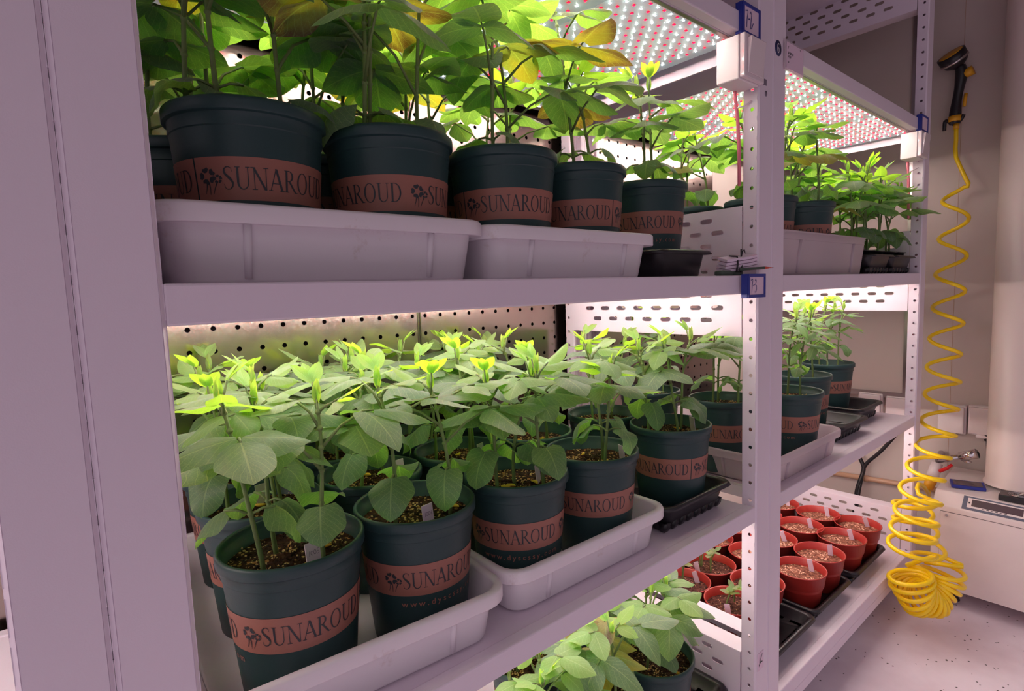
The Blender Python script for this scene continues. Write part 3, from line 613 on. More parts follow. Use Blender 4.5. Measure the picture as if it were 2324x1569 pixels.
def stroke_mesh(strokes, wdt, name, mat, x0, z0, sc):
    mb = MB()
    for st in strokes: put(mb, ribbon2(st, wdt), lambda x, y: (x0 + x * sc, -0.0018, z0 + y * sc))
    return shared(mb, name, mat)
def digits(s):
    D = {'1': [[(0.2, 1), (0.1, 0)]], '0': [[(0.3 + 0.25 * math.cos(t), 0.5 + 0.42 * math.sin(t)) for t in [2 * PI * k / 10 for k in range(11)]]], '5': [[(0.6, 1), (0.2, 0.95), (0.15, 0.55), (0.5, 0.5), (0.5, 0.1), (0.1, 0.0)]], '6': [[(0.5, 1), (0.15, 0.5), (0.15, 0.15), (0.35, 0.0), (0.5, 0.2), (0.35, 0.42), (0.15, 0.3)]]}
    out = []; x = 0
    for c in s:
        out += [[(x + p[0], p[1]) for p in st] for st in D[c]]; x += 0.4 if c == '1' else 0.65
    return out
W1005 = stroke_mesh(digits('1005'), 0.09, 'handwritten_number', M['pen'], -0.011, 0.024, 0.011)
W1006 = stroke_mesh(digits('1006'), 0.09, 'handwritten_number', M['pen'], -0.011, 0.024, 0.011)
# ------------------------------------------------------------------ potted soybeans
def soybean_pot(x, y, zs, label, plants, off=0, url=True, group=None, tagp=None, tagw=None, coty=2, tidx=None, seed=0, floor=0.008):
    rg = random.Random(seed + int(x * 1000) + int(y * 77)); rz = math.atan2(-1 - y, -x)
    k = 0 if url else (1 if tidx is None else tidx)
    t = thing('potted_soybean', label, 'potted plant', (x, y, zs + floor), 0, group)
    pot = link('pot', POT, t); b = link('printed_band', BAND, pot, rotz=rz + math.radians(off) - TA[k]); 
    u = link('web_address', URL, pot, rotz=rz + math.radians(off) - TA[k] if url else rz + math.radians(off) - TA[k])
    zz = 0.296
    link('soil', SOIL[seed % 3], t, (0, 0, zz), rotz=rg.uniform(0, 6))
    for (px, py, var, a) in plants:
        s_ = link('soybean_stem', var[0], t, (px, py, zz - 0.004), rotz=a); link('foliage', var[1], s_)
    if tagp:
        tg = link('plant_tag', TAG, t, (tagp[0], tagp[1], zz + 0.004), rotz=tagp[2]); tg.rotation_euler[0] = -0.12
        if tagw: link('handwritten_number', tagw, tg)
    for i in range(coty):
        a = rg.uniform(0, 6); r = rg.uniform(0.03, 0.11); link('fallen_cotyledon', COT, t, (r * math.cos(a), r * math.sin(a), zz + 0.006), rotz=rg.uniform(0, 6))
    return t
def rnd(kindlist, n, seed, r=0.075):
    rg = random.Random(seed); a0 = rg.uniform(0, 6); return [(r * math.cos(a0 + 2 * PI * i / n), r * math.sin(a0 + 2 * PI * i / n), kindlist[rg.randrange(len(kindlist))], rg.uniform(0, 6)) for i in range(n)]
Z3 = LEV[3]; Z2 = LEV[2]; Z4 = LEV[4]
def rel(x, y, pts, vs): return [(px - x, py - y, v, a) for (px, py), (v, a) in zip(pts, vs)]
H1 = [soy(901, 0.375, 'young', az=-2.1, lean=(-0.05, 0.03)), soy(902, 0.35, 'young', az=0.3, lean=(-0.02, 0.02)), soy(903, 0.355, 'young', az=-0.4, lean=(0.01, 0.02))]
soybean_pot(0.372, 0.230, Z3, 'nearest soybean pot of the lower shelf by the foreground post, tag reading 1005', rel(0.372, 0.230, [(0.293, 0.188), (0.345, 0.26), (0.415, 0.149)], [(H1[0], 0), (H1[1], 0), (H1[2], 0)]), 16, False, tagp=(0.012, -0.098, 0.25), tagw=W1005, coty=3, seed=1)
H2 = [soy(904, 0.36, 'young', az=-0.6, lean=(-0.02, 0.02)), soy(905, 0.34, 'young', az=2.4, lean=(-0.02, 0.03))]
soybean_pot(0.683, 0.228, Z3, 'front soybean pot, second from left on the lower shelf, tag reading 1006', rel(0.683, 0.228, [(0.612, 0.192), (0.751, 0.168)], [(H2[0], 0), (H2[1], 0)]), 30, True, tagp=(-0.015, -0.09, 0.2), tagw=W1006, coty=3, seed=2)
soybean_pot(1.020, 0.222, Z3, 'front left soybean pot of the second white tray on the lower shelf', rel(1.02, 0.222, [(0.944, 0.208), (1.01, 0.218), (1.044, 0.136)], [(YOUNG[0], 1.0), (YOUNG[1], 2.9), (YOUNG[2], 5.0)]), 4, True, tagp=(0.05, -0.045, 0.5), coty=3, seed=3)
soybean_pot(1.345, 0.215, Z3, 'front soybean pot at the right end of the second white tray, lower shelf', rel(1.345, 0.215, [(1.356, 0.182), (1.335, 0.144)], [(YOUNG[3], 0.6), (YOUNG[4], 3.6)]), 2, False, tagp=(0.05, -0.09, 1.2), coty=2, seed=4, tidx=2)
soybean_pot(1.815, 0.228, Z3, 'soybean pot in the black tray beside the double post, band seam facing out', rel(1.815, 0.228, [(1.74, 0.27), (1.80, 0.187), (1.86, 0.216)], [(YOUNG[5], 0.2), (YOUNG[6], 2.2), (YOUNG[7], 4.4)]), -18, False, tagp=(0.08, -0.05, 1.1), coty=1, seed=5)
gb = 'pots in the back rows of the lower shelf'
for i, (x, y, lb_, n, off, ur, tgp) in enumerate([
    (0.395, 0.545, 'soybean pot of the lower shelf right behind the nearest pot, blank white tag', 3, 60, True, (0.02, 0.06, 0.2)),
    (0.415, 0.862, 'back left soybean pot of the first lower shelf tray, tag reading 1005', 3, 50, True, (-0.01, -0.05, 0.2)),
    (0.712, 0.545, 'soybean pot behind the one tagged 1006, centre of the first white tray', 2, 40, True, (0.09, -0.02, 0.2)),
    (0.735, 0.862, 'soybean pot at the back right of the first white tray, lower shelf, against the pegboard', 3, 40, False, None),
    (1.040, 0.545, 'soybean pot in the middle of the second white tray left column, half hidden by leaves', 3, 30, False, (0.05, -0.06, 0.3)),
    (1.372, 0.545, 'soybean pot in the middle of the second white tray right column, half hidden by leaves', 2, 30, False, None),
    (1.050, 0.862, 'soybean pot against the pegboard at the back left of the second white tray', 2, 30, False, None),
    (1.375, 0.862, 'soybean pot against the pegboard at the back right of the second white tray', 3, 30, False, None),
    (1.795, 0.548, 'soybean pot behind the one in the black tray near the double post', 2, 30, False, None)]):
    soybean_pot(x, y, Z3, lb_, rnd(YOUNG, n, 40 + i), off, ur, gb, tgp, W1005 if i == 1 else None, 2, seed=10 + i)
# right rack, same level
soybean_pot(2.40, 0.335, Z3, 'soybean pot just behind the double post on the right rack lower shelf', rnd(MIDP, 3, 61), 20, False, 'pots of the right rack lower shelf', None, None, 1, seed=21, tidx=2)
soybean_pot(2.36, 0.72, Z3, 'soybean pot further back in the right rack, seen over the black tray pot', rnd(NARR, 3, 62), -10, False, 'pots of the right rack lower shelf', None, None, 1, seed=22)
soybean_pot(2.76, 0.188, Z3, 'curly leaved soybean pot in the milky tray just right of the double post', rnd(NARR, 3, 63, 0.05), -37, True, 'pots of the right rack lower shelf', None, None, 0, seed=23)
soybean_pot(3.30, 0.345, Z3, 'middle of the three green pots right of the double post, narrow leaved', rnd(NARR, 3, 64, 0.05), 40, True, 'pots of the right rack lower shelf', None, None, 0, seed=24)
soybean_pot(3.87, 0.42, Z3, 'furthest right green pot of the lower shelf, in a black tray', rnd(NARR, 3, 65, 0.06), -59, True, 'pots of the right rack lower shelf', None, None, 1, seed=25)
# eye level shelf
soybean_pot(0.353, 0.255, Z2, 'big dark green pot nearest on the eye-level shelf, next to the foreground post', rel(0, 0, [(-0.10, 0.02), (-0.055, -0.03), (0.08, 0.03)], [(TALL[0], 0.4), (TALL[1], 2.0), (TALL[2], 4.1)]), 26, False, None, None, None, 0, seed=31, tidx=2)
soybean_pot(0.672, 0.245, Z2, 'second dark pot from the foreground post on the eye-level shelf, yellow leaf over its rim', rel(0, 0, [(-0.08, -0.04), (-0.055, -0.02), (0.09, 0.0)], [(TALL[3], 1.4), (TALL[4], 3.0), (TALL[5], 5.1)]), -36, False, None, None, None, 0, seed=32, tidx=2)
soybean_pot(1.012, 0.225, Z2, 'third dark pot from the foreground post on the eye-level shelf, white tag above the rim', rel(0, 0, [(-0.03, -0.01), (0.09, 0.07)], [(TALL[1], 0.9), (TALL[3], 2.4)]), 21, False, None, (0.06, -0.05, 0.5), None, 0, seed=33, tidx=2)
soybean_pot(1.336, 0.243, Z2, 'fourth dark pot from the foreground post on the eye-level shelf', rel(0, 0, [(-0.02, 0.0), (0.1, 0.03)], [(TALL[4], 0.2), (MIDP[1], 3.4)]), 0, False, None, None, None, 0, seed=34)
soybean_pot(1.755, 0.29, Z2, 'last dark pot on the eye-level shelf before the double post, in a black tray', rel(0, 0, [(0.015, 0.0), (0.03, -0.02)], [(MIDP[0], 0.2), (MIDP[2], 3.4)]), 3, True, None, None, None, 0, seed=35)
gu = 'pots in the back rows of the eye-level shelf'
for i, (x, y, lb_, n) in enumerate([(0.30, 0.60, 'dark pot behind the nearest one on the eye-level shelf, peeking out at the foreground post', 3),
    (0.64, 0.58, 'back row pot on the eye-level shelf behind the second front pot', 3), (0.96, 0.56, 'back row pot on the eye-level shelf behind the third front pot', 2),
    (1.28, 0.58, 'back row pot on the eye-level shelf behind the fourth front pot', 2)]):
    soybean_pot(x, y, Z2, lb_, rnd(TALL[:4] if i < 3 else MIDP, n, 70 + i), 20 * i, False, gu, seed=50 + i)
gr_ = 'pots of the right rack eye-level shelf'
soybean_pot(2.52, 0.22, Z2, 'green pot directly behind the double post on the eye-level shelf of the right rack', rnd(MIDP, 3, 81), 60, False, gr_, seed=61)
soybean_pot(2.50, 0.56, Z2, 'green pot seen over the slotted plate, left of the double post', rnd(MIDP, 3, 82), 10, False, gr_, seed=62)
soybean_pot(2.875, 0.195, Z2, 'green pot in the clear tray right of the double post, eye-level shelf', rnd(MIDP, 3, 83), 0, False, gr_, seed=63, tidx=2)
soybean_pot(3.18, 0.40, Z2, 'green pot at the back of the clear tray, eye-level shelf of the right rack', rnd(MIDP, 3, 84), 0, False, gr_, seed=64)
# bottom shelf of the middle rack
gl = 'pots of the bottom shelf'
for i, (x, y, lb_, n) in enumerate([(1.699, 0.234, 'bottom shelf pot with a yellow patched leaf, next to the slotted plate', 3), (1.37, 0.22, 'bottom shelf pot left of the one with the yellow patched leaf', 3),
    (1.04, 0.22, 'bottom shelf pot hidden under leaves at the lower picture edge', 3), (1.66, 0.57, 'bottom shelf pot behind the one with the yellow patched leaf', 2), (1.33, 0.56, 'back row bottom shelf pot under the beam', 2)]):
    soybean_pot(x, y, Z4, lb_, rnd(LOWP, n, 90 + i, 0.06), 80, False, gl, coty=2, seed=70 + i)
# ------------------------------------------------------------------ trays
def white_tray(name, x0, x1, y0, y1, zs, h, label, mat, rot=0.0, rim=0.042, group=None, slim=False):
    cx, cy = (x0 + x1) / 2, (y0 + y1) / 2; hx, hy = (x1 - x0) / 2, (y1 - y0) / 2
    t = thing(name, label, 'tray', (cx, cy, zs + 0.0005), rot, group); mb = MB(); T = 0.018
    pr = [(-0.006, 0.0, 0.046), (-0.001, 0.002, 0.05), (0.0012, 0.008, 0.05), (T * 0.88, h - 0.036, 0.055), (T * 0.9, h - 0.034, 0.055), (T * 0.9 + 0.002, h - 0.0338, 0.056), (rim - 0.003, h - 0.0362, 0.07), (rim - 0.0006, h - 0.0358, 0.072), (rim, h - 0.034, 0.072), (rim, h - 0.007, 0.072), (rim - 0.002, h - 0.0025, 0.071), (rim - 0.007, h, 0.068), (T + 0.008, h, 0.058), (T + 0.003, h - 0.002, 0.055), (T + 0.0005, h - 0.008, 0.053), (-0.004, 0.016, 0.047), (-0.010, 0.010, 0.044)]
    mb.loft([rrect(hx + e, hy + e, r, z, 6) for e, z, r in pr], True, True); mb.build('tub', mat, t)
    for sy in (-1, 1):
        for fx in (-0.62, 0.62):
            rb = MB(); x = hx * fx; rb.tube([(x, sy * (hy + 0.001), 0.01), (x, sy * (hy + T + 0.001), h - 0.034)], 0.0075, 8); rb.build('rib', mat, t)
    for sx in (-1, 1):
        for fy in (-0.5, 0.5):
            rb = MB(); y = hy * fy; rb.tube([(sx * (hx + 0.001), y, 0.01), (sx * (hx + T + 0.001), y, h - 0.034)], 0.0075, 8); rb.build('rib', mat, t)
    return t
white_tray('white_tray', 0.205, 0.822, 0.085, 1.0 - 0.07, Z3, 0.138, 'white plastic tray at the near end of the lower shelf, slightly askew', M['tray'], math.radians(-4.0))
white_tray('white_tray', 0.896, 1.512, 0.088, 0.93, Z3, 0.138, 'white plastic tray in the middle of the lower shelf', M['tray'], math.radians(-0.6))
white_tray('white_tray', 0.172, 0.797, 0.10, 0.93, Z2, 0.141, 'white plastic tray at the near end of the eye-level shelf', M['tray'])
white_tray('white_tray', 0.868, 1.487, 0.10, 0.93, Z2, 0.136, 'white plastic tray in the middle of the eye-level shelf', M['tray'])
white_tray('milky_tray', 2.29, 2.99, 0.055, 0.9, Z3, 0.134, 'milky see-through tray at the front of the right rack lower shelf', M['clear'], rim=0.035)
white_tray('milky_tray', 2.31, 3.30, 0.05, 0.75, Z2, 0.185, 'tall milky see-through tray on the eye-level shelf of the right rack', M['clear'], rim=0.02)
def black_tray(x0, x1, y0, y1, zs, h, label, group=None, feet=8, smooth_side=False):
    cx, cy = (x0 + x1) / 2, (y0 + y1) / 2; hx, hy = (x1 - x0) / 2, (y1 - y0) / 2
    t = thing('black_tray', label, 'tray', (cx, cy, zs + 0.0005), 0, group); mb = MB()
    zb = 0.0 if smooth_side else 0.028
    pr = [(-0.024, zb, 0.03), (-0.018, zb + 0.002, 0.03), (-0.004, h - 0.018, 0.035), (-0.002, h - 0.006, 0.035), (0.018, h - 0.014, 0.045), (0.022, h - 0.014, 0.045), (0.014, h - 0.001, 0.042), (0.004, h, 0.036), (-0.008, h - 0.008, 0.032), (-0.022, zb + 0.006, 0.028)]
    mb.loft([rrect(hx + e, hy + e, r, z, 5) for e, z, r in pr], True, True)
    if not smooth_side:
        for sy in (-1, 1):
            for k in range(feet):
                x = (-0.86 + 1.72 * k / (feet - 1)) * hx; w_ = hx * 0.68 / feet
                mb.loft([[(x - w_ * q, sy * (hy - 0.045), z), (x + w_ * q, sy * (hy - 0.045), z), (x + w_ * q, sy * (hy - e), z), (x - w_ * q, sy * (hy - e), z)][::sy] for z, q, e in ((0.0, 0.55, 0.026), (0.012, 0.9, 0.0195), (zb + 0.006, 1.0, 0.0165))], True, True)
        for sx in (-1, 1):
            for k in range(feet):
                y = (-0.86 + 1.72 * k / (feet - 1)) * hy; w_ = hy * 0.68 / feet
                mb.loft([[(sx * (hx - 0.045), y - w_ * q, z), (sx * (hx - 0.045), y + w_ * q, z), (sx * (hx - e), y + w_ * q, z), (sx * (hx - e), y - w_ * q, z)][::-sx] for z, q, e in ((0.0, 0.55, 0.026), (0.012, 0.9, 0.0195), (zb + 0.006, 1.0, 0.0165))], True, True)
    mb.build('tub', M['black'], t); return t
black_tray(1.585, 1.985, 0.085, 0.90, Z3, 0.105, 'black seed tray on the lower shelf at the double post')
black_tray(1.56, 1.86, 0.09, 0.62, Z2, 0.094, 'black seed tray on the eye-level shelf beside the pile of plant tags', smooth_side=True)
black_tray(3.18, 3.56, 0.10, 0.80, Z3, 0.09, 'black tray in the right rack under the middle narrow leaved pot')
black_tray(3.66, 4.02, 0.16, 0.85, Z3, 0.10, 'black tray in the right rack under the furthest green pot')
black_tray(1.86, 2.03, 0.12, 0.90, Z4, 0.09, 'black tray at the bottom beside the slotted plate', feet=5)
gk = 'black trays under the red pots'
black_tray(2.30, 2.81, 0.08, 0.93, Z4, 0.09, 'black tray under the seedling pots, its front end empty, beside the double post', gk)
black_tray(2.87, 3.32, 0.09, 0.93, Z4, 0.09, 'black tray under the middle block of red pots', gk)
black_tray(3.42, 3.90, 0.09, 0.93, Z4, 0.09, 'black tray under the furthest block of red pots', gk)
# ------------------------------------------------------------------ small red pots
RH = 0.212; RR = 0.130
mb = MB(); mb.lathe([(0.08, 0.004), (0.090, 0.0), (0.094, 0.004), (0.112, 0.130), (0.118, 0.134), (0.127, 0.205), (0.1315, 0.207), (0.132, 0.211), (0.129, 0.213), (0.1245, 0.209), (0.119, 0.16), (0.088, 0.008)], 40, cap0=True, cap1=True); RPOT = shared(mb, 'pot', M['red'])
RS = [soil_mesh(0.1205, 50, 0.003, 'redsoil'), soil_mesh(0.1205, 51, 0.004, 'darkredsoil')]
mb = MB(); mb.box((-0.0125, -0.001, -0.02), (0.0125, 0.001, 0.064)); RTAG = shared(mb, 'plant_tag', M['tag'])
def red_pot(x, y, lab, seeds=0, tagp=(0.08, -0.03), grp='red pots of bare soil', dark=False, seed=0):
    rg = random.Random(seed); t = thing('red_pot', lab, 'flower pot', (x, y, Z4 + 0.018), 0, grp); link('pot', RPOT, t, rotz=rg.uniform(0, 6)); link('soil', RS[1 if dark else 0], t, (0, 0, 0.172), rotz=rg.uniform(0, 6))
    tg = link('plant_tag', RTAG, t, (tagp[0], tagp[1], 0.178), rotz=-1.0 + rg.uniform(-0.25, 0.25)); tg.rotation_euler[0] = 0.15; tg.rotation_euler[1] = rg.uniform(-0.35, -0.1)
    for i in range(seeds):
        a = rg.uniform(0, 6); r = rg.uniform(0.02, 0.07); v = SEED[rg.randrange(4)]; s_ = link('seedling_stem', v[0], t, (r * math.cos(a), r * math.sin(a), 0.17), rotz=rg.uniform(0, 6)); link('seedling_leaves', v[1], s_)
nm = {(0, 0): 'front left', (1, 0): 'front right', (0, 1): 'middle left', (1, 1): 'middle right', (0, 2): 'back left', (1, 2): 'back right'}
for i, x in enumerate((3.545, 3.812)):
    for j, y in enumerate((0.205, 0.43 + 0.01, 0.70)): red_pot(x, y, 'red pot of bare soil, %s of the furthest block' % nm[(i, j)], seed=i * 7 + j)
for i, x in enumerate((2.985, 3.245)):
    for j, y in enumerate((0.215, 0.475, 0.74)): red_pot(x, y, 'red pot of bare soil, %s of the middle block' % nm[(i, j)], seed=30 + i * 7 + j)
red_pot(2.435, 0.305, 'red pot with tall seedlings just left of the double post', 3, (-0.085, -0.03), 'red pots with seedlings', True, 60)
red_pot(2.692, 0.305, 'red pot with seedlings half hidden right of the double post', 2, (0.08, 0.0), 'red pots with seedlings', True, 61)
red_pot(2.435, 0.567, 'red pot with low seedlings nearest to the beam underside', 3, (0.085, -0.02), 'red pots with seedlings', True, 62)
red_pot(2.692, 0.567, 'red pot with paired seedlings behind the perforated post', 4, (-0.08, 0.03), 'red pots with seedlings', True, 63)
red_pot(2.435, 0.83, 'red pot at the back left of the seedling tray', 1, (0.05, -0.03), 'red pots with seedlings', True, 64)
red_pot(2.692, 0.83, 'red pot with wide white tag at the back of the seedling tray', 0, (0.05, -0.03), 'red pots with seedlings', False, 65)
# ------------------------------------------------------------------ square cell pots on the eye-level shelf of the right rack
for n_, (x0, x1, la) in enumerate(((3.36, 3.70, 'left'), (3.74, 4.10, 'right'))):
    black_tray(x0, x1, 0.03, 0.55, Z2, 0.105, 'black seed tray on the eye-level shelf of the right rack, %s one of the pair' % la, feet=7)
    mbq = MB(); mbq.loft([rrect(e, e, 0.012, z, 4) for e, z in ((0.05, 0), (0.066, 0.105), (0.074, 0.106), (0.074, 0.112), (0.064, 0.112), (0.055, 0.085))], True, True); SQ = shared(mbq, 'square_pot', M['black'])
    for i in range(2):
        for j in range(2):
            x = x0 + 0.09 + i * 0.17; y = 0.13 + j * 0.2
            t = thing('square_seedling_pot', 'small square black pot with lanky soybean, %s %s pot of the %s tray' % (('front', 'back')[j], ('left', 'right')[i], la), 'potted plant', (x, y, Z2 + 0.018), 0, 'square black pots')
            link('pot', SQ, t); s0 = link('soil', SOIL[i], t, (0, 0, 0.088)); s0.scale = (0.4, 0.4, 0.6)
            v = (MIDP + YOUNG)[(n_ * 4 + i * 2 + j * 3) % 11]
            for q in range(2):
                s_ = link('soybean_stem', v[0], t, (0.02 * (q * 2 - 1), 0.01, 0.085), rotz=q * 2.2 + i * 1.7 + j + n_); link('foliage', v[1], s_); s_.scale = (1, 1, 1.15)
# ------------------------------------------------------------------ pile of plant tags, pencil, clips on the eye-level shelf
zt = Z2
t = thing('tag_bundle', 'bundle of white plant tags held by black clips on the eye-level shelf end', 'plant tags', (1.962, 0.045, zt + 0.012))
for k in range(4):
    mb = MB(); mb.loft([[(-0.065, -0.022, z), (0.055, -0.022, z), (0.098, 0.0 - 0.012, z), (0.098, 0.006, z), (0.055, 0.022, z), (-0.065, 0.022, z)] for z in (k * 0.0105, k * 0.0105 + 0.0095)], True, True); mb.smooth = False
    o = mb.build('plant_tag', M['tag'], t); o.rotation_euler = (0.25, -0.10 + 0.0 * k, -0.35 + 0.03 * k); o.location = (0, 0, (0.012 + 0.002 * k) * S)
    for p in o.data.polygons: p.use_smooth = False
for x in (-0.03, 0.0):
    mb = MB(); mb.tube([(x, -0.024, 0.0), (x + 0.006, -0.026, 0.03), (x + 0.012, -0.02, 0.058), (x + 0.014, 0.01, 0.062), (x + 0.012, 0.024, 0.04)], 0.0035, 6); mb.build('band_clip', M['black'], t)
mb = MB(); mb.tube([(0.012, -0.02, 0.058), (0.02, -0.02, 0.078), (0.034, -0.02, 0.082), (0.042, -0.02, 0.07)], [0.003, 0.003, 0.003, 0.001], 6); mb.tube([(0.012, -0.02, 0.058), (0.010, -0.02, 0.085)], 0.003, 6); mb.build('wire_twist', M['black'], t)
t = thing('garden_clip', 'dull green plastic clips lying under the plant tags', 'clip', (1.93, 0.045, zt)); 
for x, w_ in ((-0.045, 0.04), (0.035, 0.034)):
    mb = MB(); mb.loft([rrect(w_ + e, 0.018 + e, 0.012, z, 4, cx=x) for e, z in ((-0.006, 0.001), (0, 0.004), (0, 0.016), (-0.006, 0.02))], True, True); mb.build('jaw', M['green'], t)
t = thing('pencil', 'sharpened orange pencil tip poking out past the plant tags', 'pencil', (2.015, -0.014, zt + 0.026))
mb = MB(); mb.tube([(-0.07, 0.03, -0.004), (0.045, -0.006, 0.0)], 0.0062, 6); mb.build('barrel', M['green'], t)
mb = MB(); mb.tube([(0.045, -0.006, 0.0), (0.082, -0.018, 0.001)], [0.0062, 0.0012], 6); mb.build('cone', M['pencil'], t)
mb = MB(); mb.tube([(0.082, -0.018, 0.001), (0.09, -0.0205, 0.0012)], [0.0014, 0.0003], 6); mb.build('lead', M['ink'], t)
# ------------------------------------------------------------------ number cards
def number_card(x, y, z, w_, h, strokes, label, tilt=0.0, yaw=0.0):
    t = thing('shelf_number_card', label, 'number card', (x, y, z), yaw); t.rotation_euler[1] = tilt
    mb = MB(); b = 0.011
    mb.box((0, -0.006, 0), (w_, 0, b)); mb.box((0, -0.006, h - b), (w_, 0, h)); mb.box((0, -0.006, b), (b, 0, h - b)); mb.box((w_ - b, -0.006, b), (w_, 0, h - b)); mb.box((-0.002, -0.001, 0), (0.0, 0.022, h)); mb.build('blue_frame', M['blue'], t, bevel=0.0015)
    mb = MB(); mb.box((b, -0.003, b), (w_ - b, -0.0005, h - b)); c = mb.build('paper', M['card'], t)
    mb = MB(); s_ = h * 0.62
    for st in strokes: put(mb, ribbon2(st, 0.055), lambda X, Y: (b + 0.012 + X * s_, -0.0042, h * 0.2 + Y * s_))
    mb.build('handwriting', M['blueink'], c)
seven = [(-0.08, 0.86), (0.2, 0.94), (0.2, 0.84), (0.10, 0.45), (0.06, 0.05)]; dash = [(0.24, 0.5), (0.44, 0.56)]
two = [(0.42, 0.8), (0.5, 0.95), (0.6, 0.8), (0.52, 0.4), (0.5, 0.05), (0.62, 0.15), (0.78, 0.42)]
three = [(0.46, 0.82), (0.58, 0.92), (0.68, 0.84), (0.6, 0.65), (0.52, 0.58), (0.7, 0.48), (0.72, 0.25), (0.6, 0.05), (0.44, 0.08)]
number_card(1.912, -0.03, -0.048, 0.128, 0.086, [seven, dash, three], 'blue framed card reading 7-3 hung on the eye-level shelf beam')
number_card(1.908, -0.008, 0.862, 0.125, 0.105, [seven, dash, two], 'blue framed card reading 7-2 on the upper beam above the switch box')
number_card(4.00, -0.012, 0.862, 0.135, 0.095, [], 'blue framed card on the upper beam at the far end of the right rack')
# ------------------------------------------------------------------ switch boxes
def switch_box(x0, label, cab=True):
    t = thing('switch_box', label, 'switch box', (x0, 0.0, 0.712)); w_ = 0.142
    mb = MB(); mb.box((0, -0.002, 0), (w_, 0.082, 0.148)); mb.build('back_box', M['white'], t, bevel=0.004)
    mb = MB(); mb.box((0.004, -0.022, 0.004), (w_ + 0.004, -0.0025, 0.150)); f = mb.build('face_plate', M['gloss'], t, bevel=0.004)
    mb = MB(); mb.smooth = False; o = len(mb.v); mb.v += [(0.022, -0.0225, 0.02), (0.128, -0.0225, 0.02), (0.128, -0.0225, 0.135), (0.022, -0.0225, 0.135), (0.022, -0.026, 0.018), (0.128, -0.026, 0.018), (0.128, -0.038, 0.137), (0.022, -0.038, 0.137)]
    for q in ((4, 5, 6, 7), (0, 1, 5, 4), (1, 2, 6, 5), (2, 3, 7, 6), (3, 0, 4, 7)): mb.face([o + i for i in q])
    mb.build('rocker', M['gloss'], f, bevel=0.002)
    if cab:
        mb = MB(); mb.tube([(0.112, 0.072, 0.0), (0.118, 0.072, -0.03), (0.126, 0.068, -0.10), (0.134, 0.066, -0.2), (0.137, 0.066, -0.34)], 0.0065, 7); mb.tube([(0.124, 0.078, 0.0), (0.130, 0.076, -0.05), (0.138, 0.074, -0.16), (0.142, 0.072, -0.30)], 0.0035, 6); mb.build('pink_cable', M['pink'], t)
        mb = MB(); mb.tube([(0.145, 0.024, -0.04), (0.135, 0.05, -0.055), (0.118, 0.066, -0.06)], 0.003, 6); mb.build('cable_tie', M['white'], t)
switch_box(1.900, 'white switch box with glossy rocker at the top of the double post, under card 7-2')
switch_box(3.985, 'white switch box at the far upper corner of the right rack')
# ------------------------------------------------------------------ stickers on posts and the acrylic sign
t = thing('number_sticker', 'round navy sticker with a white 6 on the double post', 'sticker', (2.196, -0.0022, 0.884))
mb = MB(); mb.loft([[(0.0265 * math.cos(2 * PI * k / 32), y, 0.0285 * math.sin(2 * PI * k / 32)) for k in range(32)] for y in (0.0015, 0.0)], True, True); mb.build('disc', M['navy'], t)
mb = MB(); put(mb, ribbon2([(0.32, 0.85), (0.05, 0.95), (-0.2, 0.8), (-0.32, 0.45), (-0.34, 0.0), (-0.32, -0.5), (-0.15, -0.85), (0.1, -0.9), (0.3, -0.65), (0.34, -0.3), (0.25, 0.0), (0.05, 0.12), (-0.18, 0.02), (-0.3, -0.2)], 0.2), lambda X, Y: (X * 0.019, -0.0006, Y * 0.0175)); mb.build('digit', M['white'], t)
t = thing('acrylic_sign', 'clear acrylic label holder with small print on the right rack upper beam', 'sign', (2.236, -0.006, 0.815))
mb = MB(); mb.box((0, -0.004, 0), (0.165, 0.0, 0.112)); mb.build('holder', M['clear'], t, bevel=0.003)
mb = MB(); mb.box((0.010, -0.0055, 0.008), (0.158, -0.0045, 0.104)); pp = mb.build('paper', M['card'], t)
mb = MB()
for i, (x, z, w_, h) in enumerate([(0.022, 0.078, 0.008, 0.010), (0.034, 0.081, 0.02, 0.003), (0.022, 0.058, 0.05, 0.010), (0.022, 0.046, 0.028, 0.009), (0.022, 0.026, 0.012, 0.008), (0.036, 0.028, 0.02, 0.003), (0.128, 0.092, 0.008, 0.008)]):
    q = 3 if w_ > 0.02 and h > 0.005 else 1
    for k in range(q):
        for s2 in ([[(0, 0), (0, 1)], [(0, 1), (1, 1)], [(0, .5), (1, .5)]] if h > 0.005 else [[(0, .5), (1, .5)]]):
            put(mb, ribbon2(s2, 0.22 if h > 0.005 else 0.02), lambda X, Y: (x + (k + X * 0.7) * w_ / q, -0.0062, z + Y * h))
mb.build('small_print', M['ink'], pp)
mb = MB(); mb.box((0, -0.001, 0), (0.034, 0.0, 0.022)); tag(mb.build('grey_post_label', M['grey'], loc=(2.070, -0.0016, 0.728)), 'small grey label on the double post beside the switch box', 'label')
mb = MB(); mb.loft([[(0.008 * math.cos(2 * PI * k / 16), y, 0.010 * math.sin(2 * PI * k / 16)) for k in range(16)] for y in (0.0005, -0.0008)], True, True); tag(mb.build('grey_dot_sticker', M['grey'], loc=(2.100, -0.0022, 0.700)), 'tiny grey dot sticker on the double post under the grey label', 'sticker')
t = thing('paper_sticker', 'pale sticker with a hand drawn letter K low on the double post', 'sticker', (2.066, -0.0022, -1.56)); mb = MB(); mb.box((0, -0.0008, 0), (0.05, 0.0003, 0.075)); s_ = mb.build('paper', M['grey'], t); s_.data.materials[0] = M['card']
mb = MB()
for st in ([(0.3, 0.2), (0.34, 0.85)], [(0.75, 0.85), (0.34, 0.45)], [(0.34, 0.45), (0.78, 0.4)], [(0.2, 0.3), (0.5, 0.45)]): put(mb, ribbon2(st, 0.07), lambda X, Y: (X * 0.05, -0.0013, Y * 0.075))
mb.build('letter', M['ink'], s_)
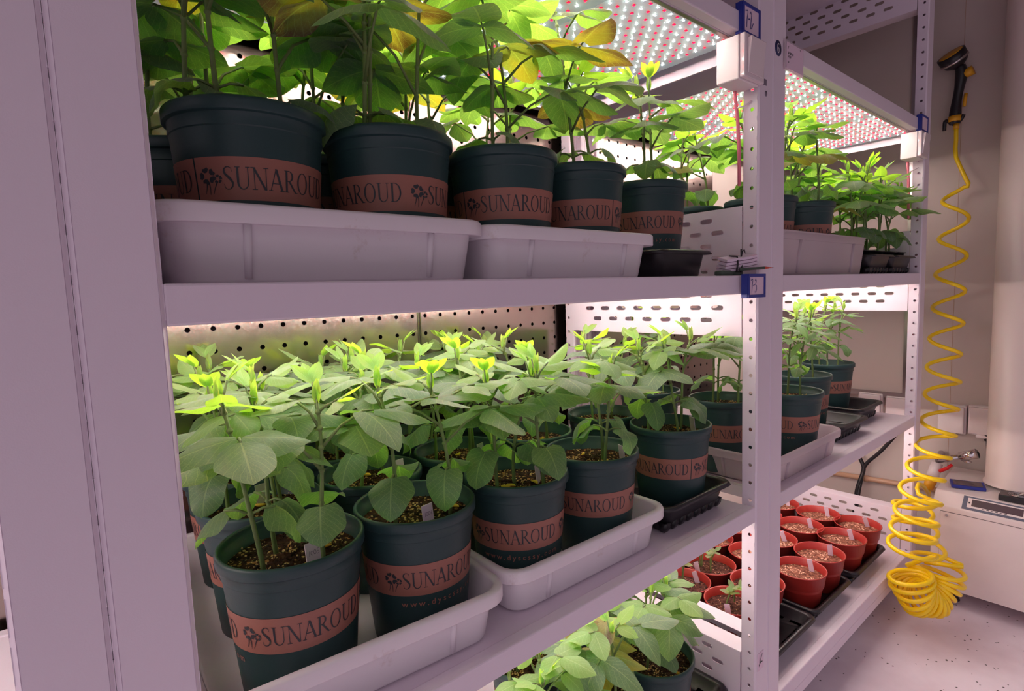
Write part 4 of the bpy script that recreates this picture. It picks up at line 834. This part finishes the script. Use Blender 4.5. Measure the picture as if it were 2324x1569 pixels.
# ------------------------------------------------------------------ spiral hose with nozzle
def crv(pts, n=8):
    out = []; P = [Vector(p) for p in pts]; P = [P[0] * 2 - P[1]] + P + [P[-1] * 2 - P[-2]]
    for i in range(1, len(P) - 2):
        for k in range(n):
            t = k / n; out.append(0.5 * ((2 * P[i]) + (-P[i - 1] + P[i + 1]) * t + (2 * P[i - 1] - 5 * P[i] + 4 * P[i + 1] - P[i + 2]) * t * t + (-P[i - 1] + 3 * P[i] - 3 * P[i + 1] + P[i + 2]) * t ** 3))
    return out + [P[-2]]
t = thing('coiled_hose', 'yellow spiral garden hose hanging down the end wall to a coil on the floor', 'hose', (0, 0, 0)); t.location = W((0, 0, 0))
pts = [(4.66, -0.043, 0.985), (4.66, -0.045, 0.90), (4.655, -0.05, 0.78)]
cen = [(4.585, -0.075, 0.60, 0.068), (4.55, -0.075, 0.35, 0.072), (4.515, -0.075, 0.112, 0.076), (4.49, -0.075, -0.11, 0.08), (4.465, -0.075, -0.315, 0.083), (4.42, -0.075, -0.51, 0.086), (4.405, -0.078, -0.685, 0.088), (4.355, -0.08, -0.855, 0.09), (4.28, -0.085, -1.01, 0.093), (4.09, -0.095, -1.105, 0.098), (3.90, -0.105, -1.195, 0.10), (3.79, -0.115, -1.305, 0.105), (3.70, -0.12, -1.395, 0.108), (3.66, -0.12, -1.475, 0.11), (3.64, -0.12, -1.56, 0.11)]
N = 16
for i in range(len(cen) - 1):
    for k in range(N):
        g = k / N; an = -PI / 4 + 2 * PI * g; c = [cen[i][q] * (1 - g) + cen[i + 1][q] * g for q in range(4)]
        pts.append((c[0] + c[3] * math.cos(an), c[1] + c[3] * math.sin(an), c[2]))
# the coil bends round at the floor like a fan and its second strand climbs back to the tap
hr = Vector((0.70, -0.40, 0)).normalized(); UC = Vector((3.66, -0.125, -1.68)) + hr * 0.10; nT = 14
for i in range(nT * N):
    g = i / (nT * N); phi = PI + PI * g; c = UC + hr * 0.062 * math.cos(phi) + Vector((0, 0, 1)) * 0.12 * math.sin(phi)
    td = (-hr * math.sin(phi) + Vector((0, 0, 1)) * math.cos(phi)).normalized(); e1 = hr * math.cos(phi) + Vector((0, 0, 1)) * math.sin(phi); e2 = td.cross(e1)
    an = 2 * PI * i / N + 2.2; rr = 0.100 + 0.008 * math.sin(i * 0.7); p = c + e1 * (math.cos(an) * rr + 0.045) + e2 * math.sin(an) * rr
    pts.append((p.x, p.y, max(p.z, -FZ + 0.014)))
P0 = UC + hr * 0.085; cen2 = [(P0.x, P0.y, -1.66), (3.84, -0.10, -1.58), (3.90, -0.06, -1.50), (3.96, -0.02, -1.42), (4.02, 0.0 - 0.03, -1.36)]
for i in range(len(cen2) - 1):
    for k in range(N):
        g = k / N; an = -PI / 4 + 2 * PI * g; c = [cen2[i][q] * (1 - g) + cen2[i + 1][q] * g for q in range(3)]; pts.append((c[0] + 0.105 * math.cos(an), c[1] + 0.105 * math.sin(an) - 0.02, c[2]))
pts += [(4.06, -0.05, -1.34), (4.14, -0.03, -1.30), (4.28, -0.03, -1.36), (4.44, -0.02, -1.46), (4.515, 0.005, -1.44)]
mb = MB(); mb.tube(crv(pts, 2), 0.0125, 8); mb.build('hose', M['yhose'], t)
mb = MB(); mb.tube([(4.66, -0.043, 1.0), (4.66, -0.043, 0.965)], 0.017, 12); mb.build('hose_end_fitting', M['ynoz'], t)
t = thing('spray_nozzle', 'black and yellow multi-pattern spray nozzle hung on the end wall', 'spray nozzle', (4.66, -0.035, 1.0))
ax = [Vector((0.0, 0.0, 0.0)), Vector((0.0, 0.0, 0.06)), Vector((0.0, -0.005, 0.14)), Vector((0.0, -0.018, 0.24)), Vector((0.0, -0.024, 0.31)), Vector((-0.01, -0.018, 0.36))]
mb = MB(); mb.tube(crv(ax, 4), [0.030 + 0.004 * math.sin(i * 0.5) for i in range(21)], 14); b = mb.build('handle', M['black'], t)
mb = MB(); mb.tube([(0, 0, 0.015), (0, 0, 0.05)], [0.034, 0.037], 14); mb.build('collar', M['ynoz'], t)
mb = MB(); mb.tube([(0.0, -0.045, 0.10), (0.0, -0.052, 0.18)], 0.010, 8); mb.build('grip_stripe', M['ynoz'], t)
hd = Vector((-0.55, 0.32, 0.78)).normalized(); hc = Vector((-0.03, 0.01, 0.40))
mb = MB(); mb.tube([hc - hd * 0.055, hc - hd * 0.03, hc + hd * 0.0, hc + hd * 0.045], [0.03, 0.062, 0.076, 0.078], 24); h_ = mb.build('head', M['black'], t)
mb = MB(); mb.tube([hc - hd * 0.008, hc + hd * 0.006], [0.079, 0.0795], 24); mb.build('chrome_ring', M['steel'], h_)
mb = MB(); mb.tube([hc + hd * 0.0455, hc + hd * 0.049], [0.066, 0.062], 24); fc = mb.build('face_disc', M['ynoz'], h_)
mb = MB(); mb.tube([(0.0, -0.035, 0.30), (-0.005, -0.085, 0.315)], [0.026, 0.030], 14); mb.build('thumb_dial', M['ynoz'], t)
mb = MB(); mb.tube(crv([(0.0, 0.055, -0.03), (0.0, 0.052, 0.03), (0, 0.03, 0.02), (0, 0.0, 0.0), (0, -0.03, 0.02), (0, -0.045, 0.05)], 4), 0.011, 8); mb.build('wall_hook', M['black'], t)
# ------------------------------------------------------------------ wall services
mb = MB(); mb.tube([(0, -0.02, -1.497), (0, 0.35, -1.514), (0, 0.98, -1.545)], 0.020, 12); 
for y in (0.42, 0.12): mb.tube([(0, y, -1.518), (0, y + 0.03, -1.5195)], 0.026, 12)
o = mb.build('water_pipe', M['copper'], loc=(4.71, 0, 0)); tag(o, 'beige water pipe running low along the end wall', 'pipe')
t = thing('tap', 'chrome tap with red lever on the end wall where the yellow hose starts', 'tap', (4.60, -0.04, -1.25))
mb = MB(); mb.tube([(0.12, 0.02, 0.02), (0.0, 0.01, 0.0), (-0.03, -0.12, 0.06)], [0.022, 0.022, 0.020], 14); mb.tube([(-0.03, -0.115, 0.058), (-0.045, -0.20, 0.10)], [0.030, 0.032], 18); mb.build('body', M['chrome'], t)
mb = MB(); mb.tube([(-0.01, 0.015, -0.02), (-0.05, 0.03, -0.11)], [0.034, 0.036], 14); mb.build('plastic_tee', M['white'], t)
mb = MB(); mb.tube([(-0.05, -0.01, -0.06), (-0.06, -0.05, -0.03), (-0.05, -0.075, 0.0)], [0.012, 0.011, 0.009], 8); mb.build('lever', M['redh'], t)
mb = MB(); mb.tube([(-0.05, 0.03, -0.11), (-0.085, 0.045, -0.19)], [0.036, 0.030], 14); mb.build('hose_connector', M['ynoz'], t)
mb = MB(); mb.loft([[(-0.02 + 0.018 * math.cos(a), -0.15 + (0.018 + r * math.cos(b)) * math.sin(a) * 1.0, 0.03 + r * math.sin(b)) for b in [2 * PI * k / 8 for k in range(8)]] for r, a in [(0.006, 2 * PI * j / 12) for j in range(13)]]); mb.build('chain_ring', M['chrome'], t)
def socket(y0, y1, z0, z1, label, mt):
    t = thing('socket_cover', label, 'socket', (XE - 0.0, (y0 + y1) / 2, z0)); w_ = (y1 - y0) / 2; h = z1 - z0
    mb = MB(); mb.box((-0.05, -w_, 0), (0, w_, h)); mb.build('back_box', M['white'], t, bevel=0.008)
    mb = MB(); mb.box((-0.085, -w_ + 0.008, 0.01), (-0.052, w_ - 0.008, h - 0.008)); mb.box((-0.09, -w_ * 0.4, -0.012), (-0.06, w_ * 0.4, 0.012)); mb.build('lid', mt, t, bevel=0.008)
socket(-0.152, 0.005, -1.07, -0.872, 'matt white socket cover on the end wall, left one beside the hose', M['white'])
socket(-0.325, -0.160, -1.06, -0.862, 'glossy socket cover on the end wall next to the cream upright pipe', M['gloss'])
socket(0.34, 0.50, -1.02, -0.845, 'socket cover on the end wall seen through the right rack, left one', M['gloss'])
socket(0.17, 0.32, -1.03, -0.855, 'socket cover on the end wall seen through the right rack, right one', M['gloss'])
mb = MB(); mb.tube(crv([(0, -0.27, -1.07), (0.01, -0.275, -1.16), (-0.02, -0.30, -1.26), (-0.05, -0.315, -1.30)], 4), 0.010, 8); mb.tube([(0, -0.27, -1.045), (0, -0.27, -1.085)], 0.02, 10); tag(mb.build('black_cable', M['black'], loc=(4.68, 0, 0)), 'short black cable dropping from the glossy socket behind the machine', 'cable')
mb = MB(); mb.tube(crv([(0, 0.22, -1.10), (0, 0.33, -1.27), (0, 0.43, -1.40), (-0.02, 0.45, -1.52), (-0.06, 0.46, -1.68), (-0.08, 0.47, -1.85)], 5), 0.013, 8); mb.tube(crv([(0, 0.50, -1.30), (0, 0.46, -1.37), (-0.005, 0.44, -1.44), (-0.04, 0.47, -1.60), (-0.07, 0.48, -1.85)], 5), 0.015, 8); tag(mb.build('black_cables', M['black'], loc=(4.66, 0, 0)), 'forked black cable bundle hanging low on the end wall inside the right rack', 'cable')
# ------------------------------------------------------------------ humidifier
XF = 4.15
t = thing('humidifier', 'cream metal humidifier cabinet standing on the floor by the end wall, grey control panel', 'humidifier', (XF, -0.10, -FZ))
zt_, zb_ = 0.66, 0.115; D = XE - XF - 0.06; L_ = 0.95
mb = MB(); mb.smooth = False
prof = [(0, zb_), (0, zt_ - 0.02), (0.075, zt_ + 0.055), (0.40, zt_ + 0.085), (D, zt_ + 0.09), (D, zb_)]
mb.loft([[(x, y, z) for x, z in prof] for y in (-0.0, -L_)], True, True); b = mb.build('cabinet', M['machine'], t, bevel=0.006)
for p in b.data.polygons: p.use_smooth = False
mb = MB(); mb.box((-0.003, -L_ + 0.05, zb_ + 0.0), (-0.0005, -0.045, zt_ - 0.055)); d_ = mb.build('access_door', M['machine'], t)
mb = MB()
for a_, b_ in (((-0.0012, -0.047, zb_), (-0.0002, -0.044, zt_ - 0.052)), ((-0.0012, -L_ + 0.05, zt_ - 0.055), (-0.0002, -0.044, zt_ - 0.052))): mb.box(a_, b_)
mb.build('door_gap', M['seam'], t)
mb = MB(); mb.loft([[(-0.003 - h, -0.075 + r * math.cos(k * PI / 5), zt_ - 0.075 + r * math.sin(k * PI / 5)) for k in range(10)] for r, h in ((0.008, 0), (0.006, 0.005), (0.002, 0.007))], False, True); mb.build('screw', M['steel'], d_)
# sloped control panel
sv = Vector((0.075, 0, 0.075)).normalized(); nv_ = Vector((-sv.z, 0, sv.x))
def slp(u, y, h=0.0): q = Vector((0, 0, zt_ - 0.02)) + sv * u + nv_ * h; return (q.x, y, q.z)
def slab(mb, u0, u1, y0, y1, h0, h1):
    o = len(mb.v); mb.v += [slp(u0, y0, h0), slp(u1, y0, h0), slp(u1, y1, h0), slp(u0, y1, h0), slp(u0, y0, h1), slp(u1, y0, h1), slp(u1, y1, h1), slp(u0, y1, h1)]; sm_ = mb.smooth; mb.smooth = False
    for q in ((0, 1, 2, 3), (7, 6, 5, 4), (4, 5, 1, 0), (5, 6, 2, 1), (6, 7, 3, 2), (7, 4, 0, 3)): mb.face([o + i for i in q])
    mb.smooth = sm_
mb = MB(); slab(mb, 0.008, 0.098, -0.145, -0.56, 0.0, 0.004); cp = mb.build('control_panel', M['mgrey'], t)
mb = MB(); slab(mb, 0.022, 0.088, -0.168, -0.54, 0.004, 0.005); mb.build('panel_inlay', M['machine'], cp)
mb = MB(); slab(mb, 0.034, 0.080, -0.188, -0.42, 0.005, 0.006); mb.build('display', M['screen'], cp)
mb = MB()
for k in range(6): slab(mb, 0.026, 0.030, -0.24 - k * 0.02, -0.252 - k * 0.02, 0.005, 0.0056)
slab(mb, 0.05, 0.06, -0.173, -0.181, 0.005, 0.0056); mb.build('panel_marks', M['ink'], cp)
def topz(x): return zt_ + 0.055 + (x - 0.075) / 0.325 * 0.03
mb = MB(); mb.box((0.085, -0.47, topz(0.13) + 0.0), (0.19, -0.30, topz(0.13) + 0.035)); f_ = mb.build('fan', M['black'], t, bevel=0.004)
mb = MB()
for r in (0.01, 0.019, 0.028, 0.037, 0.046): mb.tube([(0.138 + r * math.cos(a), -0.385 + r * math.sin(a), topz(0.13) + 0.039) for a in [2 * PI * k / 24 for k in range(25)]], 0.0016, 5)
mb.build('fan_guard', M['steel'], f_)
for y in (-0.1, -0.85):
    for x in (0.08, 0.46):
        mb = MB(); mb.tube([(x, y, zb_), (x, y, 0.06), (x, y - 0.012, 0.04), (x, y + 0.012, 0.04)], [0.016, 0.016, 0.038, 0.038], 14); mb.build('castor', M['black'], t)
mb = MB(); mb.lathe([(0.145, 0), (0.145, 0.012), (0.135, 0.02), (0.135, 3.55)], 48); tag(mb.build('duct_pipe', M['pvc'], loc=(4.505, -0.43, -FZ + topz(0.33) + 0.012)), 'thick cream upright pipe rising from the top of the humidifier', 'pipe')
t = thing('blue_tablet', 'small blue edged display tablet lying on top of the humidifier', 'tablet', (XF + 0.20, -0.235, -FZ + topz(0.20) + 0.004), math.radians(18)); t.rotation_euler[1] = -0.09
mb = MB(); mb.box((-0.05, -0.085, 0), (0.05, 0.085, 0.02)); b_ = mb.build('case', M['blue'], t, bevel=0.003); mb = MB(); mb.box((-0.038, -0.072, 0.020), (0.038, 0.072, 0.0215)); mb.build('screen', M['screen'], b_)
